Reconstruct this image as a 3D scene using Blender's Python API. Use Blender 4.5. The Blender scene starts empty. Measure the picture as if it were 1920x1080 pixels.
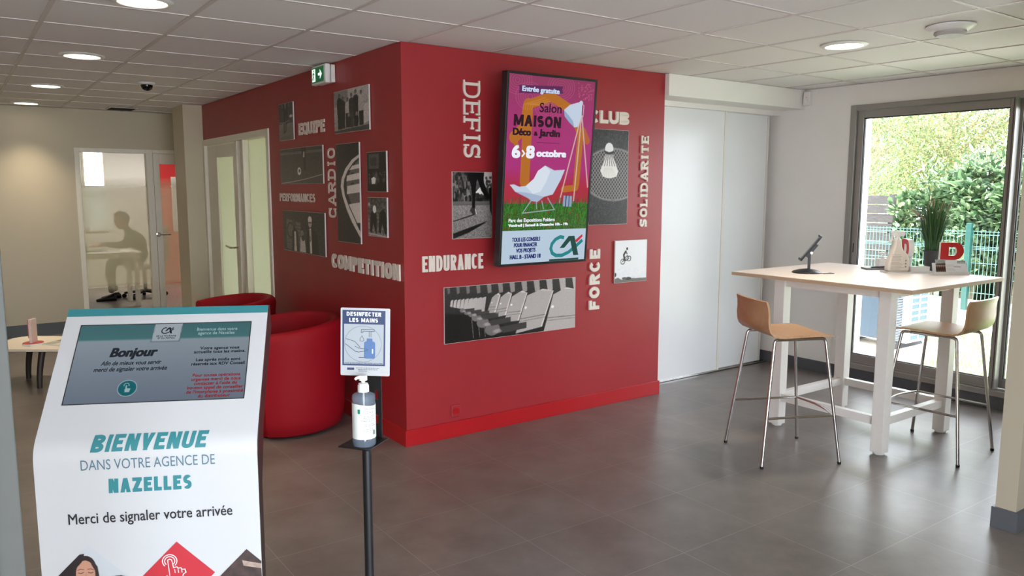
import bpy, bmesh, math, random
import numpy as np
from mathutils import Vector, Matrix

S = bpy.context.scene
COL = S.collection
random.seed(7)
RNG = np.random.default_rng(7)
R = math.radians


def lin(h):
    """sRGB 0-255 triple to linear"""
    return tuple((c / 255 / 12.92) if c <= 10.3 else ((c / 255 + .055) / 1.055) ** 2.4 for c in h)


# ------------------------------------------------------------------ camera
cam_d = bpy.data.cameras.new('camera')
cam_d.sensor_width = 36
cam_d.lens = 1466.26 * 36 / 1920
cam_d.clip_start = .05
cam = bpy.data.objects.new('camera', cam_d)
COL.objects.link(cam)
_rt = Vector((.81261958, -.58279144, .00188489))
_up = Vector((.07183395, .10337072, .99204555))
_fw = Vector((.5783505, .80602024, -.12586528))
M = Matrix.Identity(4)
for i in range(3):
    M[i][0], M[i][1], M[i][2] = _rt[i], _up[i], -_fw[i]
M.translation = Vector((-2.2137, -4.2040, 1.5938))
cam.matrix_world = M
S.camera = cam

# ------------------------------------------------------------------ world, sun, exposure
W = bpy.data.worlds.new('overcast_sky')
S.world = W
W.use_nodes = True
bgn = W.node_tree.nodes['Background']
bgn.inputs['Color'].default_value = (.84, .91, 1, 1)
bgn.inputs['Strength'].default_value = 10.0
sun_d = bpy.data.lights.new('sun', 'SUN')
sun_d.energy = 13.0
sun_d.angle = R(12)
sun_d.color = (1, .97, .93)
sun = bpy.data.objects.new('sun', sun_d)
COL.objects.link(sun)
sun.rotation_euler = Vector((.30, -.22, -.92)).to_track_quat('-Z', 'Y').to_euler()
S.view_settings.view_transform = 'Standard'
S.view_settings.look = 'None'
S.view_settings.exposure = 0
S.view_settings.gamma = 1
S.view_settings.use_curve_mapping = False
LAMP = 8.0            # watts of one downlight
try:
    S.cycles.use_denoising = True
    S.cycles.max_bounces = 10
    S.cycles.transparent_max_bounces = 16
    S.cycles.sample_clamp_indirect = 8
except Exception:
    pass


# ------------------------------------------------------------------ materials
def new_mat(name):
    m = bpy.data.materials.new(name)
    m.use_nodes = True
    nt = m.node_tree
    return m, nt, nt.nodes['Principled BSDF']


def mat(name, rgb, rough=.5, metal=0., var=.04, scale=30., bump=0., spec=.5, emit=0., stretch=None, coat=0.):
    """principled surface with a procedural noise tint; rgb in sRGB 0-255"""
    m, nt, p = new_mat(name)
    c = lin(rgb)
    N, L = nt.nodes, nt.links
    tc = N.new('ShaderNodeTexCoord')
    nz = N.new('ShaderNodeTexNoise')
    nz.inputs['Scale'].default_value = scale
    nz.inputs['Detail'].default_value = 4
    src = tc.outputs['Object']
    if stretch:
        mp = N.new('ShaderNodeMapping')
        mp.inputs['Scale'].default_value = stretch
        L.new(src, mp.inputs['Vector'])
        src = mp.outputs['Vector']
    L.new(src, nz.inputs['Vector'])
    rp = N.new('ShaderNodeValToRGB')
    rp.color_ramp.elements[0].position = .3
    rp.color_ramp.elements[1].position = .7
    rp.color_ramp.elements[0].color = tuple(max(0, x * (1 - var)) for x in c) + (1,)
    rp.color_ramp.elements[1].color = tuple(min(1, x * (1 + var)) for x in c) + (1,)
    L.new(nz.outputs['Fac'], rp.inputs['Fac'])
    L.new(rp.outputs['Color'], p.inputs['Base Color'])
    p.inputs['Roughness'].default_value = rough
    p.inputs['Metallic'].default_value = metal
    p.inputs['Specular IOR Level'].default_value = spec
    p.inputs['Coat Weight'].default_value = coat
    if bump:
        b = N.new('ShaderNodeBump')
        b.inputs['Strength'].default_value = bump
        b.inputs['Distance'].default_value = .002
        L.new(nz.outputs['Fac'], b.inputs['Height'])
        L.new(b.outputs['Normal'], p.inputs['Normal'])
    if emit:
        L.new(rp.outputs['Color'], p.inputs['Emission Color'])
        p.inputs['Emission Strength'].default_value = emit
    return m


def emit_mat(name, rgb, strength=1.0):
    m, nt, p = new_mat(name)
    p.inputs['Base Color'].default_value = (0, 0, 0, 1)
    p.inputs['Emission Color'].default_value = lin(rgb) + (1,)
    p.inputs['Emission Strength'].default_value = strength
    p.inputs['Roughness'].default_value = .3
    p.inputs['Specular IOR Level'].default_value = .15
    return m


def print_mat(name, emit=0., rough=.4, spec=.3):
    """surface whose colour is its printed (or displayed) picture"""
    m, nt, p = new_mat(name)
    a = nt.nodes.new('ShaderNodeAttribute')
    a.attribute_name = 'picture'
    p.inputs['Roughness'].default_value = rough
    p.inputs['Specular IOR Level'].default_value = spec
    if emit:
        p.inputs['Base Color'].default_value = (0, 0, 0, 1)
        nt.links.new(a.outputs['Color'], p.inputs['Emission Color'])
        p.inputs['Emission Strength'].default_value = emit
    else:
        nt.links.new(a.outputs['Color'], p.inputs['Base Color'])
    return m


def glass_mat(name, tint=(255, 255, 255), gloss=.06):
    m, nt, p = new_mat(name)
    N, L = nt.nodes, nt.links
    N.remove(p)
    out = N['Material Output']
    t = N.new('ShaderNodeBsdfTransparent')
    t.inputs['Color'].default_value = lin(tint) + (1,)
    g = N.new('ShaderNodeBsdfGlossy')
    g.inputs['Roughness'].default_value = .02
    f = N.new('ShaderNodeFresnel')
    f.inputs['IOR'].default_value = 1.45
    mx = N.new('ShaderNodeMixShader')
    mul = N.new('ShaderNodeMath')
    mul.operation = 'MULTIPLY'
    mul.inputs[1].default_value = gloss * 10
    L.new(f.outputs[0], mul.inputs[0])
    L.new(mul.outputs[0], mx.inputs[0])
    L.new(t.outputs[0], mx.inputs[1])
    L.new(g.outputs[0], mx.inputs[2])
    L.new(mx.outputs[0], out.inputs['Surface'])
    return m


def frost_mat(name, rgb, z0, z1, z2, z3, amount, through=.5):
    """glass with a frosted film between two heights, the film fading out at its upper and lower edge"""
    m, nt, p = new_mat(name)
    N, L = nt.nodes, nt.links
    out = N['Material Output']
    tc = N.new('ShaderNodeNewGeometry')
    sp = N.new('ShaderNodeSeparateXYZ')
    L.new(tc.outputs['Position'], sp.inputs[0])
    a = N.new('ShaderNodeMapRange')
    a.inputs[1].default_value, a.inputs[2].default_value = z0, z1
    L.new(sp.outputs['Z'], a.inputs[0])
    b = N.new('ShaderNodeMapRange')
    b.inputs[1].default_value, b.inputs[2].default_value = z3, z2
    L.new(sp.outputs['Z'], b.inputs[0])
    mul = N.new('ShaderNodeMath')
    mul.operation = 'MULTIPLY'
    L.new(a.outputs[0], mul.inputs[0])
    L.new(b.outputs[0], mul.inputs[1])
    mul2 = N.new('ShaderNodeMath')
    mul2.operation = 'MULTIPLY'
    mul2.inputs[1].default_value = amount
    L.new(mul.outputs[0], mul2.inputs[0])
    t = N.new('ShaderNodeBsdfTransparent')
    t.inputs['Color'].default_value = (.95, .96, .95, 1)
    d = N.new('ShaderNodeBsdfDiffuse')
    d.inputs['Color'].default_value = lin(rgb) + (1,)
    tl = N.new('ShaderNodeBsdfTranslucent')
    tl.inputs['Color'].default_value = lin(rgb) + (1,)
    m1 = N.new('ShaderNodeMixShader')
    m1.inputs[0].default_value = through
    L.new(d.outputs[0], m1.inputs[1])
    L.new(tl.outputs[0], m1.inputs[2])
    m2 = N.new('ShaderNodeMixShader')
    L.new(mul2.outputs[0], m2.inputs[0])
    L.new(t.outputs[0], m2.inputs[1])
    L.new(m1.outputs[0], m2.inputs[2])
    L.new(m2.outputs[0], out.inputs['Surface'])
    N.remove(p)
    return m


def leaf_mat(name, cols, trans=.35):
    m, nt, p = new_mat(name)
    N, L = nt.nodes, nt.links
    g = N.new('ShaderNodeNewGeometry')
    rp = N.new('ShaderNodeValToRGB')
    cr = rp.color_ramp
    while len(cr.elements) < len(cols):
        cr.elements.new(.5)
    for i, c in enumerate(cols):
        cr.elements[i].position = i / (len(cols) - 1)
        cr.elements[i].color = lin(c) + (1,)
    L.new(g.outputs['Random Per Island'], rp.inputs['Fac'])
    L.new(rp.outputs['Color'], p.inputs['Base Color'])
    p.inputs['Roughness'].default_value = .4
    tl = N.new('ShaderNodeBsdfTranslucent')
    L.new(rp.outputs['Color'], tl.inputs['Color'])
    mx = N.new('ShaderNodeMixShader')
    mx.inputs[0].default_value = trans
    L.new(p.outputs[0], mx.inputs[1])
    L.new(tl.outputs[0], mx.inputs[2])
    L.new(mx.outputs[0], N['Material Output'].inputs['Surface'])
    return m


def wood_mat(name, a, b, rough=.4, scale=(2, 30, 2)):
    m, nt, p = new_mat(name)
    N, L = nt.nodes, nt.links
    tc = N.new('ShaderNodeTexCoord')
    mp = N.new('ShaderNodeMapping')
    mp.inputs['Scale'].default_value = scale
    nz = N.new('ShaderNodeTexNoise')
    nz.inputs['Scale'].default_value = 3
    nz.inputs['Detail'].default_value = 6
    rp = N.new('ShaderNodeValToRGB')
    rp.color_ramp.elements[0].position = .3
    rp.color_ramp.elements[1].position = .7
    rp.color_ramp.elements[0].color = lin(a) + (1,)
    rp.color_ramp.elements[1].color = lin(b) + (1,)
    L.new(tc.outputs['Object'], mp.inputs['Vector'])
    L.new(mp.outputs[0], nz.inputs['Vector'])
    L.new(nz.outputs['Fac'], rp.inputs['Fac'])
    L.new(rp.outputs['Color'], p.inputs['Base Color'])
    p.inputs['Roughness'].default_value = rough
    return m


def floor_mat(name):
    """cement-look vinyl tiles about half a metre square with thin seams"""
    m, nt, p = new_mat(name)
    N, L = nt.nodes, nt.links
    tc = N.new('ShaderNodeTexCoord')
    sp = N.new('ShaderNodeSeparateXYZ')
    L.new(tc.outputs['Object'], sp.inputs[0])

    def math_(op, a, b=None):
        n = N.new('ShaderNodeMath')
        n.operation = op
        for i, x in enumerate((a, b)):
            if x is None:
                continue
            if isinstance(x, (int, float)):
                n.inputs[i].default_value = x
            else:
                L.new(x, n.inputs[i])
        return n.outputs[0]
    seams, cells = [], []
    for ax, org, pit in (('X', 2.288, .4925), ('Y', -1.983, .495)):
        q = math_('DIVIDE', math_('SUBTRACT', sp.outputs[ax], org), pit)
        cells.append(math_('FLOOR', q))
        fr = math_('FRACT', q)
        d = math_('MINIMUM', fr, math_('SUBTRACT', 1.0, fr))
        seams.append(math_('LESS_THAN', d, .0032))
    seam = math_('MAXIMUM', *seams)
    n1 = N.new('ShaderNodeTexNoise')
    n1.inputs['Scale'].default_value = 3.2
    n1.inputs['Detail'].default_value = 7
    n1.inputs['Roughness'].default_value = .65
    L.new(tc.outputs['Object'], n1.inputs['Vector'])
    rp = N.new('ShaderNodeValToRGB')
    rp.color_ramp.elements[0].position = .32
    rp.color_ramp.elements[1].position = .7
    rp.color_ramp.elements[0].color = lin((96, 88, 83)) + (1,)
    rp.color_ramp.elements[1].color = lin((122, 114, 109)) + (1,)
    L.new(n1.outputs['Fac'], rp.inputs['Fac'])
    wn = N.new('ShaderNodeTexWhiteNoise')
    cv = N.new('ShaderNodeCombineXYZ')
    L.new(cells[0], cv.inputs[0])
    L.new(cells[1], cv.inputs[1])
    L.new(cv.outputs[0], wn.inputs['Vector'])
    br = math_('ADD', math_('MULTIPLY', wn.outputs['Value'], .10), .95)
    hs = N.new('ShaderNodeHueSaturation')
    L.new(rp.outputs['Color'], hs.inputs['Color'])
    L.new(br, hs.inputs['Value'])
    mx = N.new('ShaderNodeMix')
    mx.data_type = 'RGBA'
    L.new(seam, mx.inputs['Factor'])
    L.new(hs.outputs['Color'], mx.inputs['A'])
    mx.inputs['B'].default_value = lin((138, 131, 127)) + (1,)
    L.new(mx.outputs['Result'], p.inputs['Base Color'])
    rr = N.new('ShaderNodeMapRange')
    rr.inputs[3].default_value = .29
    rr.inputs[4].default_value = .34
    L.new(n1.outputs['Fac'], rr.inputs[0])
    L.new(rr.outputs[0], p.inputs['Roughness'])
    p.inputs['Specular IOR Level'].default_value = .65
    b = N.new('ShaderNodeBump')
    b.inputs['Strength'].default_value = .015
    b.inputs['Distance'].default_value = .003
    L.new(n1.outputs['Fac'], b.inputs['Height'])
    L.new(b.outputs['Normal'], p.inputs['Normal'])
    return m


# ------------------------------------------------------------------ mesh building
class MB:
    """collects shapes and links them as ONE mesh object"""

    def __init__(self):
        self.v, self.f = [], []

    def add(self, vs, fs):
        n = len(self.v)
        self.v += [tuple(x) for x in vs]
        self.f += [tuple(i + n for i in f) for f in fs]
        return self

    def box(self, x0, y0, z0, x1, y1, z1):
        x0, x1 = min(x0, x1), max(x0, x1)
        y0, y1 = min(y0, y1), max(y0, y1)
        z0, z1 = min(z0, z1), max(z0, z1)
        vs = [(x, y, z) for z in (z0, z1) for x, y in ((x0, y0), (x1, y0), (x1, y1), (x0, y1))]
        return self.add(vs, [(3, 2, 1, 0), (4, 5, 6, 7), (0, 1, 5, 4), (1, 2, 6, 5), (2, 3, 7, 6), (3, 0, 4, 7)])

    def quad(self, *p):
        return self.add(p, [tuple(range(len(p)))])

    def prism(self, poly, z0, z1):
        """convex or simple polygon (counter-clockwise) extruded along local z"""
        n = len(poly)
        vs = [(x, y, z0) for x, y in poly] + [(x, y, z1) for x, y in poly]
        fs = [tuple(range(n - 1, -1, -1)), tuple(range(n, 2 * n))]
        fs += [(i, (i + 1) % n, n + (i + 1) % n, n + i) for i in range(n)]
        return self.add(vs, fs)

    def prism_axis(self, poly, a0, a1, axis):
        """polygon extruded along world axis: 'x' -> poly is (y,z); 'y' -> poly is (x,z)"""
        n = len(poly)
        mk = (lambda p, a: (a, p[0], p[1])) if axis == 'x' else (lambda p, a: (p[0], a, p[1]))
        vs = [mk(p, a0) for p in poly] + [mk(p, a1) for p in poly]
        fs = [tuple(range(n - 1, -1, -1)), tuple(range(n, 2 * n))]
        fs += [(i, (i + 1) % n, n + (i + 1) % n, n + i) for i in range(n)]
        return self.add(vs, fs)

    def ribbon(self, pts, t, z0, z1, closed=False):
        """flat band of width t along a polyline, extruded from z0 to z1"""
        P = [Vector(p) for p in pts]
        n = len(P)
        L_, R_ = [], []
        for i in range(n):
            a = P[(i - 1) % n] if (closed or i > 0) else None
            b = P[(i + 1) % n] if (closed or i < n - 1) else None
            d1 = (P[i] - a).normalized() if a is not None else None
            d2 = (b - P[i]).normalized() if b is not None else None
            if d1 is None:
                d1 = d2
            if d2 is None:
                d2 = d1
            n1 = Vector((-d1.y, d1.x))
            n2 = Vector((-d2.y, d2.x))
            m = n1 + n2
            if m.length < 1e-6:
                m = n1
            m.normalize()
            k = t / 2 / max(.5, m.dot(n1))
            L_.append(P[i] + m * k)
            R_.append(P[i] - m * k)
        vs = []
        for q, z in ((L_, z1), (R_, z1), (L_, z0), (R_, z0)):
            vs += [(p.x, p.y, z) for p in q]
        fs = []
        for i in range(n if closed else n - 1):
            j = (i + 1) % n
            fs += [(i, n + i, n + j, j), (2 * n + i, 2 * n + j, 3 * n + j, 3 * n + i),
                   (i, j, 2 * n + j, 2 * n + i), (n + j, n + i, 3 * n + i, 3 * n + j)]
        if not closed:
            fs += [(0, 2 * n, 3 * n, n), (n - 1, 2 * n - 1, 4 * n - 1, 3 * n - 1)]
        return self.add(vs, fs)

    def tube(self, path, r, n=10, closed=False, cap=True):
        P = [Vector(p) for p in path]
        m = len(P)
        rad = r if isinstance(r, (list, tuple)) else [r] * m
        vs, fs = [], []
        prev = None
        for i in range(m):
            a = P[(i - 1) % m] if (closed or i) else P[0]
            b = P[(i + 1) % m] if (closed or i < m - 1) else P[-1]
            t = (b - a).normalized()
            if prev is None:
                u = t.orthogonal().normalized()
            else:
                u = (prev - t * prev.dot(t))
                u = u.normalized() if u.length > 1e-6 else t.orthogonal().normalized()
            prev = u
            w = t.cross(u)
            vs += [P[i] + (u * math.cos(2 * math.pi * k / n) + w * math.sin(2 * math.pi * k / n)) * rad[i] for k in range(n)]
        for i in range(m if closed else m - 1):
            j = (i + 1) % m
            fs += [(i * n + k, i * n + (k + 1) % n, j * n + (k + 1) % n, j * n + k) for k in range(n)]
        if cap and not closed:
            fs += [tuple(range(n - 1, -1, -1)), tuple(range((m - 1) * n, m * n))]
        return self.add(vs, fs)

    def lathe(self, prof, c=(0, 0, 0), n=32, sx=1., sy=1.):
        """profile of (radius, z) turned around the local z axis"""
        vs, fs = [], []
        for r_, z in prof:
            vs += [(c[0] + r_ * sx * math.cos(2 * math.pi * k / n), c[1] + r_ * sy * math.sin(2 * math.pi * k / n), c[2] + z) for k in range(n)]
        m = len(prof)
        for i in range(m - 1):
            fs += [(i * n + k, i * n + (k + 1) % n, (i + 1) * n + (k + 1) % n, (i + 1) * n + k) for k in range(n)]
        fs += [tuple(range(n - 1, -1, -1)), tuple(range((m - 1) * n, m * n))]
        return self.add(vs, fs)

    def build(self, name, material, parent=None, smooth=False, bevel=0., loc=None, angle=35, mw=None, merge=False):
        me = bpy.data.meshes.new(name)
        me.from_pydata(self.v, [], self.f)
        if merge:
            bm = bmesh.new()
            bm.from_mesh(me)
            bmesh.ops.remove_doubles(bm, verts=bm.verts, dist=1e-5)
            bm.to_mesh(me)
            bm.free()
        me.update()
        if smooth:
            me.polygons.foreach_set('use_smooth', [True] * len(me.polygons))
            if smooth != 'all':
                try:
                    me.set_sharp_from_angle(angle=R(angle))
                except Exception:
                    pass
        if material:
            me.materials.append(material)
        o = bpy.data.objects.new(name, me)
        COL.objects.link(o)
        if parent is not None:
            o.parent = parent
        if loc is not None:
            o.location = loc
        if mw is not None:
            o.matrix_world = mw
        if bevel:
            b = o.modifiers.new('edge', 'BEVEL')
            b.width = bevel
            b.segments = 2
            b.limit_method = 'ANGLE'
            b.angle_limit = R(40)
        return o


def tag(o, label, cat, group=None, kind=None):
    o['label'] = label
    o['category'] = cat
    if group:
        o['group'] = group
    if kind:
        o['kind'] = kind
    return o


def thing(name, label, cat, loc=(0, 0, 0), rz=0., group=None, mw=None):
    o = bpy.data.objects.new(name, None)
    o.empty_display_size = .05
    COL.objects.link(o)
    o.location = loc
    o.rotation_euler = (0, 0, rz)
    if mw is not None:
        o.matrix_world = mw
    return tag(o, label, cat, group)


def struct(o):
    o['kind'] = 'structure'
    return o


def frame(O, U, V):
    """matrix whose local x runs along U, y along V and z out of the surface"""
    U, V = Vector(U).normalized(), Vector(V).normalized()
    N_ = U.cross(V).normalized()
    m = Matrix.Identity(4)
    for i in range(3):
        m[i][0], m[i][1], m[i][2] = U[i], V[i], N_[i]
    m.translation = Vector(O)
    return m


# ------------------------------------------------------------------ lettering
_tcache = {}


def _glyphs(body, shear):
    k = (body, shear)
    if k not in _tcache:
        c = bpy.data.curves.new('lettering', 'FONT')
        c.body = body
        c.shear = shear
        c.resolution_u = 3
        o = bpy.data.objects.new('lettering', c)
        COL.objects.link(o)
        dg = bpy.context.evaluated_depsgraph_get()
        me = o.evaluated_get(dg).to_mesh()
        vs = [(v.co.x, v.co.y) for v in me.vertices]
        fs = [tuple(p.vertices) for p in me.polygons]
        o.evaluated_get(dg).to_mesh_clear()
        bpy.data.objects.remove(o)
        bpy.data.curves.remove(c)
        _tcache[k] = (vs, fs)
    return _tcache[k]


_hv, _ = _glyphs('H', 0)
CAP = max(y for x, y in _hv)


def text(mb, body, u0, u1, base, cap, z=0., bold=0., shear=0., maxw=None, align='c'):
    """lettering fitted between u0 and u1 on a baseline with the given capital height; bold thickens the strokes"""
    vs, fs = _glyphs(body, shear)
    x0, x1 = min(x for x, y in vs), max(x for x, y in vs)
    su = (u1 - u0 - bold) / (x1 - x0)
    sv = (cap - bold * .6) / CAP
    k = 1 if bold == 0 else 3
    for i in range(k):
        for j in range(1 if bold == 0 else 2):
            dx = bold * i / max(1, k - 1)
            dy = bold * .6 * j
            mb.add([(u0 + (x - x0) * su + dx, base + y * sv + dy, z + 1.4e-4 * (i * 2 + j)) for x, y in vs], fs)
    return mb


def _arc(cx, cy, rx, ry, a0, a1, n=14, e=2.4):
    out = []
    for i in range(n + 1):
        a = R(a0 + (a1 - a0) * i / n)
        c, s = math.cos(a), math.sin(a)
        out.append((cx + rx * math.copysign(abs(c) ** (2 / e), c), cy + ry * math.copysign(abs(s) ** (2 / e), s)))
    return out


def glyph(mb, ch, x, W_, H, t, d, serif=0., e=2.6, z0=.002, dz=.00022):
    """one raised capital in a W_ x H box at x, stroke t, standing d off the wall"""
    a = t / 2
    x0, x1, y0, y1 = x + a, x + W_ - a, a, H - a
    ym = H * .52
    X0, X1 = x, x + W_
    step = [d]
    grow = [1.]

    def z1():                           # strokes overlap: each stands a hair further out than the last
        step[0] += dz
        grow[0] += .0012
        return step[0]

    def rib(p, c=False, tt=t):
        return mb.ribbon(p, tt, z0, z1(), c)

    def q(*p):
        ar = sum(p[i][0] * p[(i + 1) % len(p)][1] - p[(i + 1) % len(p)][0] * p[i][1] for i in range(len(p)))
        zt = z1()
        cx_, cy_ = sum(a_[0] for a_ in p) / len(p), sum(a_[1] for a_ in p) / len(p)
        p = [(cx_ + (a_[0] - cx_) * grow[0] + (a_[0] > cx_) * grow[0] * 1e-4, cy_ + (a_[1] - cy_) * grow[0]) for a_ in p]
        return mb.prism(p if ar > 0 else p[::-1], z0, zt)
    tv = t * (.7 if serif else 1.)       # thin strokes of the slab letters
    av = tv / 2
    y0t, y1t = av, H - av
    if ch in 'EF':
        q((X0, 0), (X0 + t, 0), (X0 + t, H), (X0, H))
        q((X0, H - tv), (X1, H - tv), (X1, H), (X0, H))
        q((X0, ym - av), (X1 - W_ * .14, ym - av), (X1 - W_ * .14, ym + av), (X0, ym + av))
        if ch == 'E':
            q((X0, 0), (X1, 0), (X1, tv), (X0, tv))
    elif ch == 'L':
        q((X0, 0), (X0 + t, 0), (X0 + t, H), (X0, H))
        q((X0, 0), (X1, 0), (X1, tv), (X0, tv))
    elif ch == 'I':
        c = x + W_ / 2
        q((c - a, 0), (c + a, 0), (c + a, H), (c - a, H))
        if serif or W_ > 1.8 * t:
            w = min(W_ / 2, t * 1.1)
            q((c - w, 0), (c + w, 0), (c + w, tv), (c - w, tv))
            q((c - w, H - tv), (c + w, H - tv), (c + w, H), (c - w, H))
    elif ch == 'T':
        c = x + W_ / 2
        q((c - a, 0), (c + a, 0), (c + a, H), (c - a, H))
        q((X0, H - tv), (X1, H - tv), (X1, H), (X0, H))
    elif ch == 'N':
        q((X0, 0), (X0 + tv, 0), (X0 + tv, H), (X0, H))
        q((X1 - tv, 0), (X1, 0), (X1, H), (X1 - tv, H))
        q((X1 - t * 1.15, 0), (X1, 0), (X0 + t * 1.15, H), (X0, H))
    elif ch == 'M':
        c = x + W_ / 2
        q((X0, 0), (X0 + t * .9, 0), (X0 + t * .9, H), (X0, H))
        q((X1 - t * .9, 0), (X1, 0), (X1, H), (X1 - t * .9, H))
        q((c - t * .5, H * .1), (c + t * .5, H * .1), (X0 + t * 1.1, H), (X0, H))
        q((c - t * .5, H * .1), (c + t * .5, H * .1), (X1, H), (X1 - t * 1.1, H))
    elif ch == 'A':
        c = x + W_ / 2
        k = t * 1.06
        q((X0, 0), (X0 + (tv if serif else k), 0), (c + k * .35, H), (c - k * .5, H))
        q((X1 - k, 0), (X1, 0), (c + k * .5, H), (c - k * .35, H))
        q((X0 + W_ * .2, H * .24), (X1 - W_ * .2, H * .24), (X1 - W_ * .24, H * .24 + tv), (X0 + W_ * .24, H * .24 + tv))
    elif ch == 'V':
        c = x + W_ / 2
        k = t * 1.06
        q((c - k * .35, 0), (c + k * .5, 0), (X0 + k, H), (X0, H))
        q((c - k * .5, 0), (c + k * .35, 0), (X1, H), (X1 - k, H))
    elif ch == 'Z':
        q((X0, 0), (X1, 0), (X1, tv), (X0, tv))
        q((X0, H - tv), (X1, H - tv), (X1, H), (X0, H))
        q((X0, tv * .6), (X0 + t * 1.2, tv * .6), (X1, H - tv * .6), (X1 - t * 1.2, H - tv * .6))
    elif ch == 'U':
        rib([(x0, H)] + _arc((x0 + x1) / 2, y0 + (x1 - x0) * .5, (x1 - x0) / 2, (x1 - x0) * .5, 180, 360, e=e) + [(x1, H)])
    elif ch in 'OQ':
        rib(_arc((x0 + x1) / 2, H / 2, (x1 - x0) / 2, H / 2 - a, 0, 360, 28, e=e)[:-1], True)
        if ch == 'Q':
            q((X1 - W_ * .5, H * .3), (X1 - W_ * .28, H * .36), (X1 + W_ * .02, -H * .04), (X1 - W_ * .24, -H * .04))
    elif ch == 'C':
        rib(_arc((x0 + x1) / 2, H / 2, (x1 - x0) / 2, H / 2 - a, 42, 318, 24, e=e))
    elif ch == 'D':
        q((X0, 0), (X0 + t, 0), (X0 + t, H), (X0, H))
        rib([(x0, y1t)] + _arc(x0 + (x1 - x0) * .35, H / 2, (x1 - x0) * .65, H / 2 - av, 90, -90, 18, e=e) + [(x0, y0t)], tt=(t + tv) / 2)
    elif ch in 'PR':
        q((X0, 0), (X0 + t, 0), (X0 + t, H), (X0, H))
        h = H * .56
        rib([(x0, y1t)] + _arc(x0 + (x1 - x0) * .4, H - h / 2, (x1 - x0) * .6, h / 2 - av, 90, -90, 14, e=e) + [(x0, H - h + av)], tt=(t + tv) / 2)
        if ch == 'R':
            q((X1 - t * 1.15, 0), (X1, 0), (X0 + W_ * .62, H - h + av), (X0 + W_ * .62 - t * .9, H - h + av))
    elif ch == 'B':
        q((X0, 0), (X0 + t, 0), (X0 + t, H), (X0, H))
        rib([(x0, y1)] + _arc(x0 + (x1 - x0) * .4, H * .74, (x1 - x0) * .56, H * .26 - a * .9, 90, -90, 14, e=e) + [(x0, H * .5)])
        rib([(x0, H * .5)] + _arc(x0 + (x1 - x0) * .4, H * .26, (x1 - x0) * .6, H * .26 - a * .9, 90, -90, 14, e=e) + [(x0, y0)])
    elif ch == 'S':
        cx, rx = (x0 + x1) / 2, (x1 - x0) / 2
        ry = (H - t) / 4
        rib(_arc(cx, H - a - ry, rx, ry, 35, 270, 16, e=2.2)[:-1] + _arc(cx, a + ry, rx, ry, 90, -145, 16, e=2.2))
    if serif:
        s = serif
        st = tv * .9

        def slab(xc, w, y):
            q((xc - w, y), (xc + w, y), (xc + w, y + st), (xc - w, y + st))
        if ch in 'EFLDPRBN':
            q((X0 - s, 0), (X0 + t + s * .7, 0), (X0 + t + s * .7, st), (X0 - s, st))
            q((X0 - s, H - st), (X0 + t, H - st), (X0 + t, H), (X0 - s, H))
        if ch in 'EF':
            q((X1 - st, H - H * .26), (X1, H - H * .26), (X1, H), (X1 - st, H))
            xx = X1 - W_ * .14
            q((xx - st, ym - H * .1), (xx, ym - H * .1), (xx, ym + H * .1), (xx - st, ym + H * .1))
        if ch in 'EL':
            q((X1 - st, 0), (X1, 0), (X1, H * .28), (X1 - st, H * .28))
        if ch == 'T':
            c = x + W_ / 2
            slab(c, t * .8, 0)
            for xx in (X0, X1 - st):
                q((xx, H - H * .26), (xx + st, H - H * .26), (xx + st, H), (xx, H))
        if ch == 'A':
            slab(X0 + t * .5, t * .85, 0)
            slab(X1 - t * .5, t * .95, 0)
        if ch == 'R':
            slab(X1 - t * .4, t * .6, 0)
        if ch == 'C':
            q((X1 - st, H * .66), (X1, H * .66), (X1, H), (X1 - st, H))
            q((X1 - st, 0), (X1, 0), (X1, H * .30), (X1 - st, H * .30))
        if ch == 'S':
            q((X1 - st, H * .68), (X1, H * .68), (X1, H), (X1 - st, H))
            q((X0, 0), (X0 + st, 0), (X0 + st, H * .32), (X0, H * .32))
    return mb


REL = {'I': .42, 'M': 1.25, 'E': .88, 'F': .85, 'L': .82, 'S': .9, 'T': .92, 'A': 1.08, 'N': 1.02, 'O': 1.08, 'Q': 1.1, 'D': 1.05}


def word(label, body, O, U, V, length, H, t, gap, material, serif=0., d=.018, e=2.6, iw=.42, cat='wall lettering'):
    """raised word mounted on a wall: one thing, each capital a part"""
    root = thing('wall_lettering', label, cat, group='raised words on the red walls', mw=frame(O, U, V))
    rel = [iw if c == 'I' else REL.get(c, 1.) for c in body]
    unit = (length - gap * (len(body) - 1)) / sum(rel)
    x = 0.
    for c, r_ in zip(body, rel):
        w = unit * r_
        m = MB()
        glyph(m, c, x, w, H, min(t, w), d, serif, e)
        m.build('letter', material, root)
        x += w + gap
    return root


def block(mb, body, u0, u1, base, cap, t, z=0., shear=0., gap=None, e=2.3):
    """bold printed capitals fitted between u0 and u1"""
    gap = cap * .12 if gap is None else gap
    rel = [(.35 if c == 'I' else .5 if c == ' ' else REL.get(c, 1.)) for c in body]
    unit = (u1 - u0 - gap * (len(body) - 1) - shear * cap) / sum(rel)
    x = 0.
    tmp = MB()
    for c, r_ in zip(body, rel):
        w = unit * r_
        if c != ' ':
            glyph(tmp, c, x, w, cap, min(t, w), z + .0001, 0., e, z, .00004)
        x += w + gap
    return mb.add([(u0 + vx + vy * shear, base + vy, vz) for vx, vy, vz in tmp.v], tmp.f)


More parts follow.
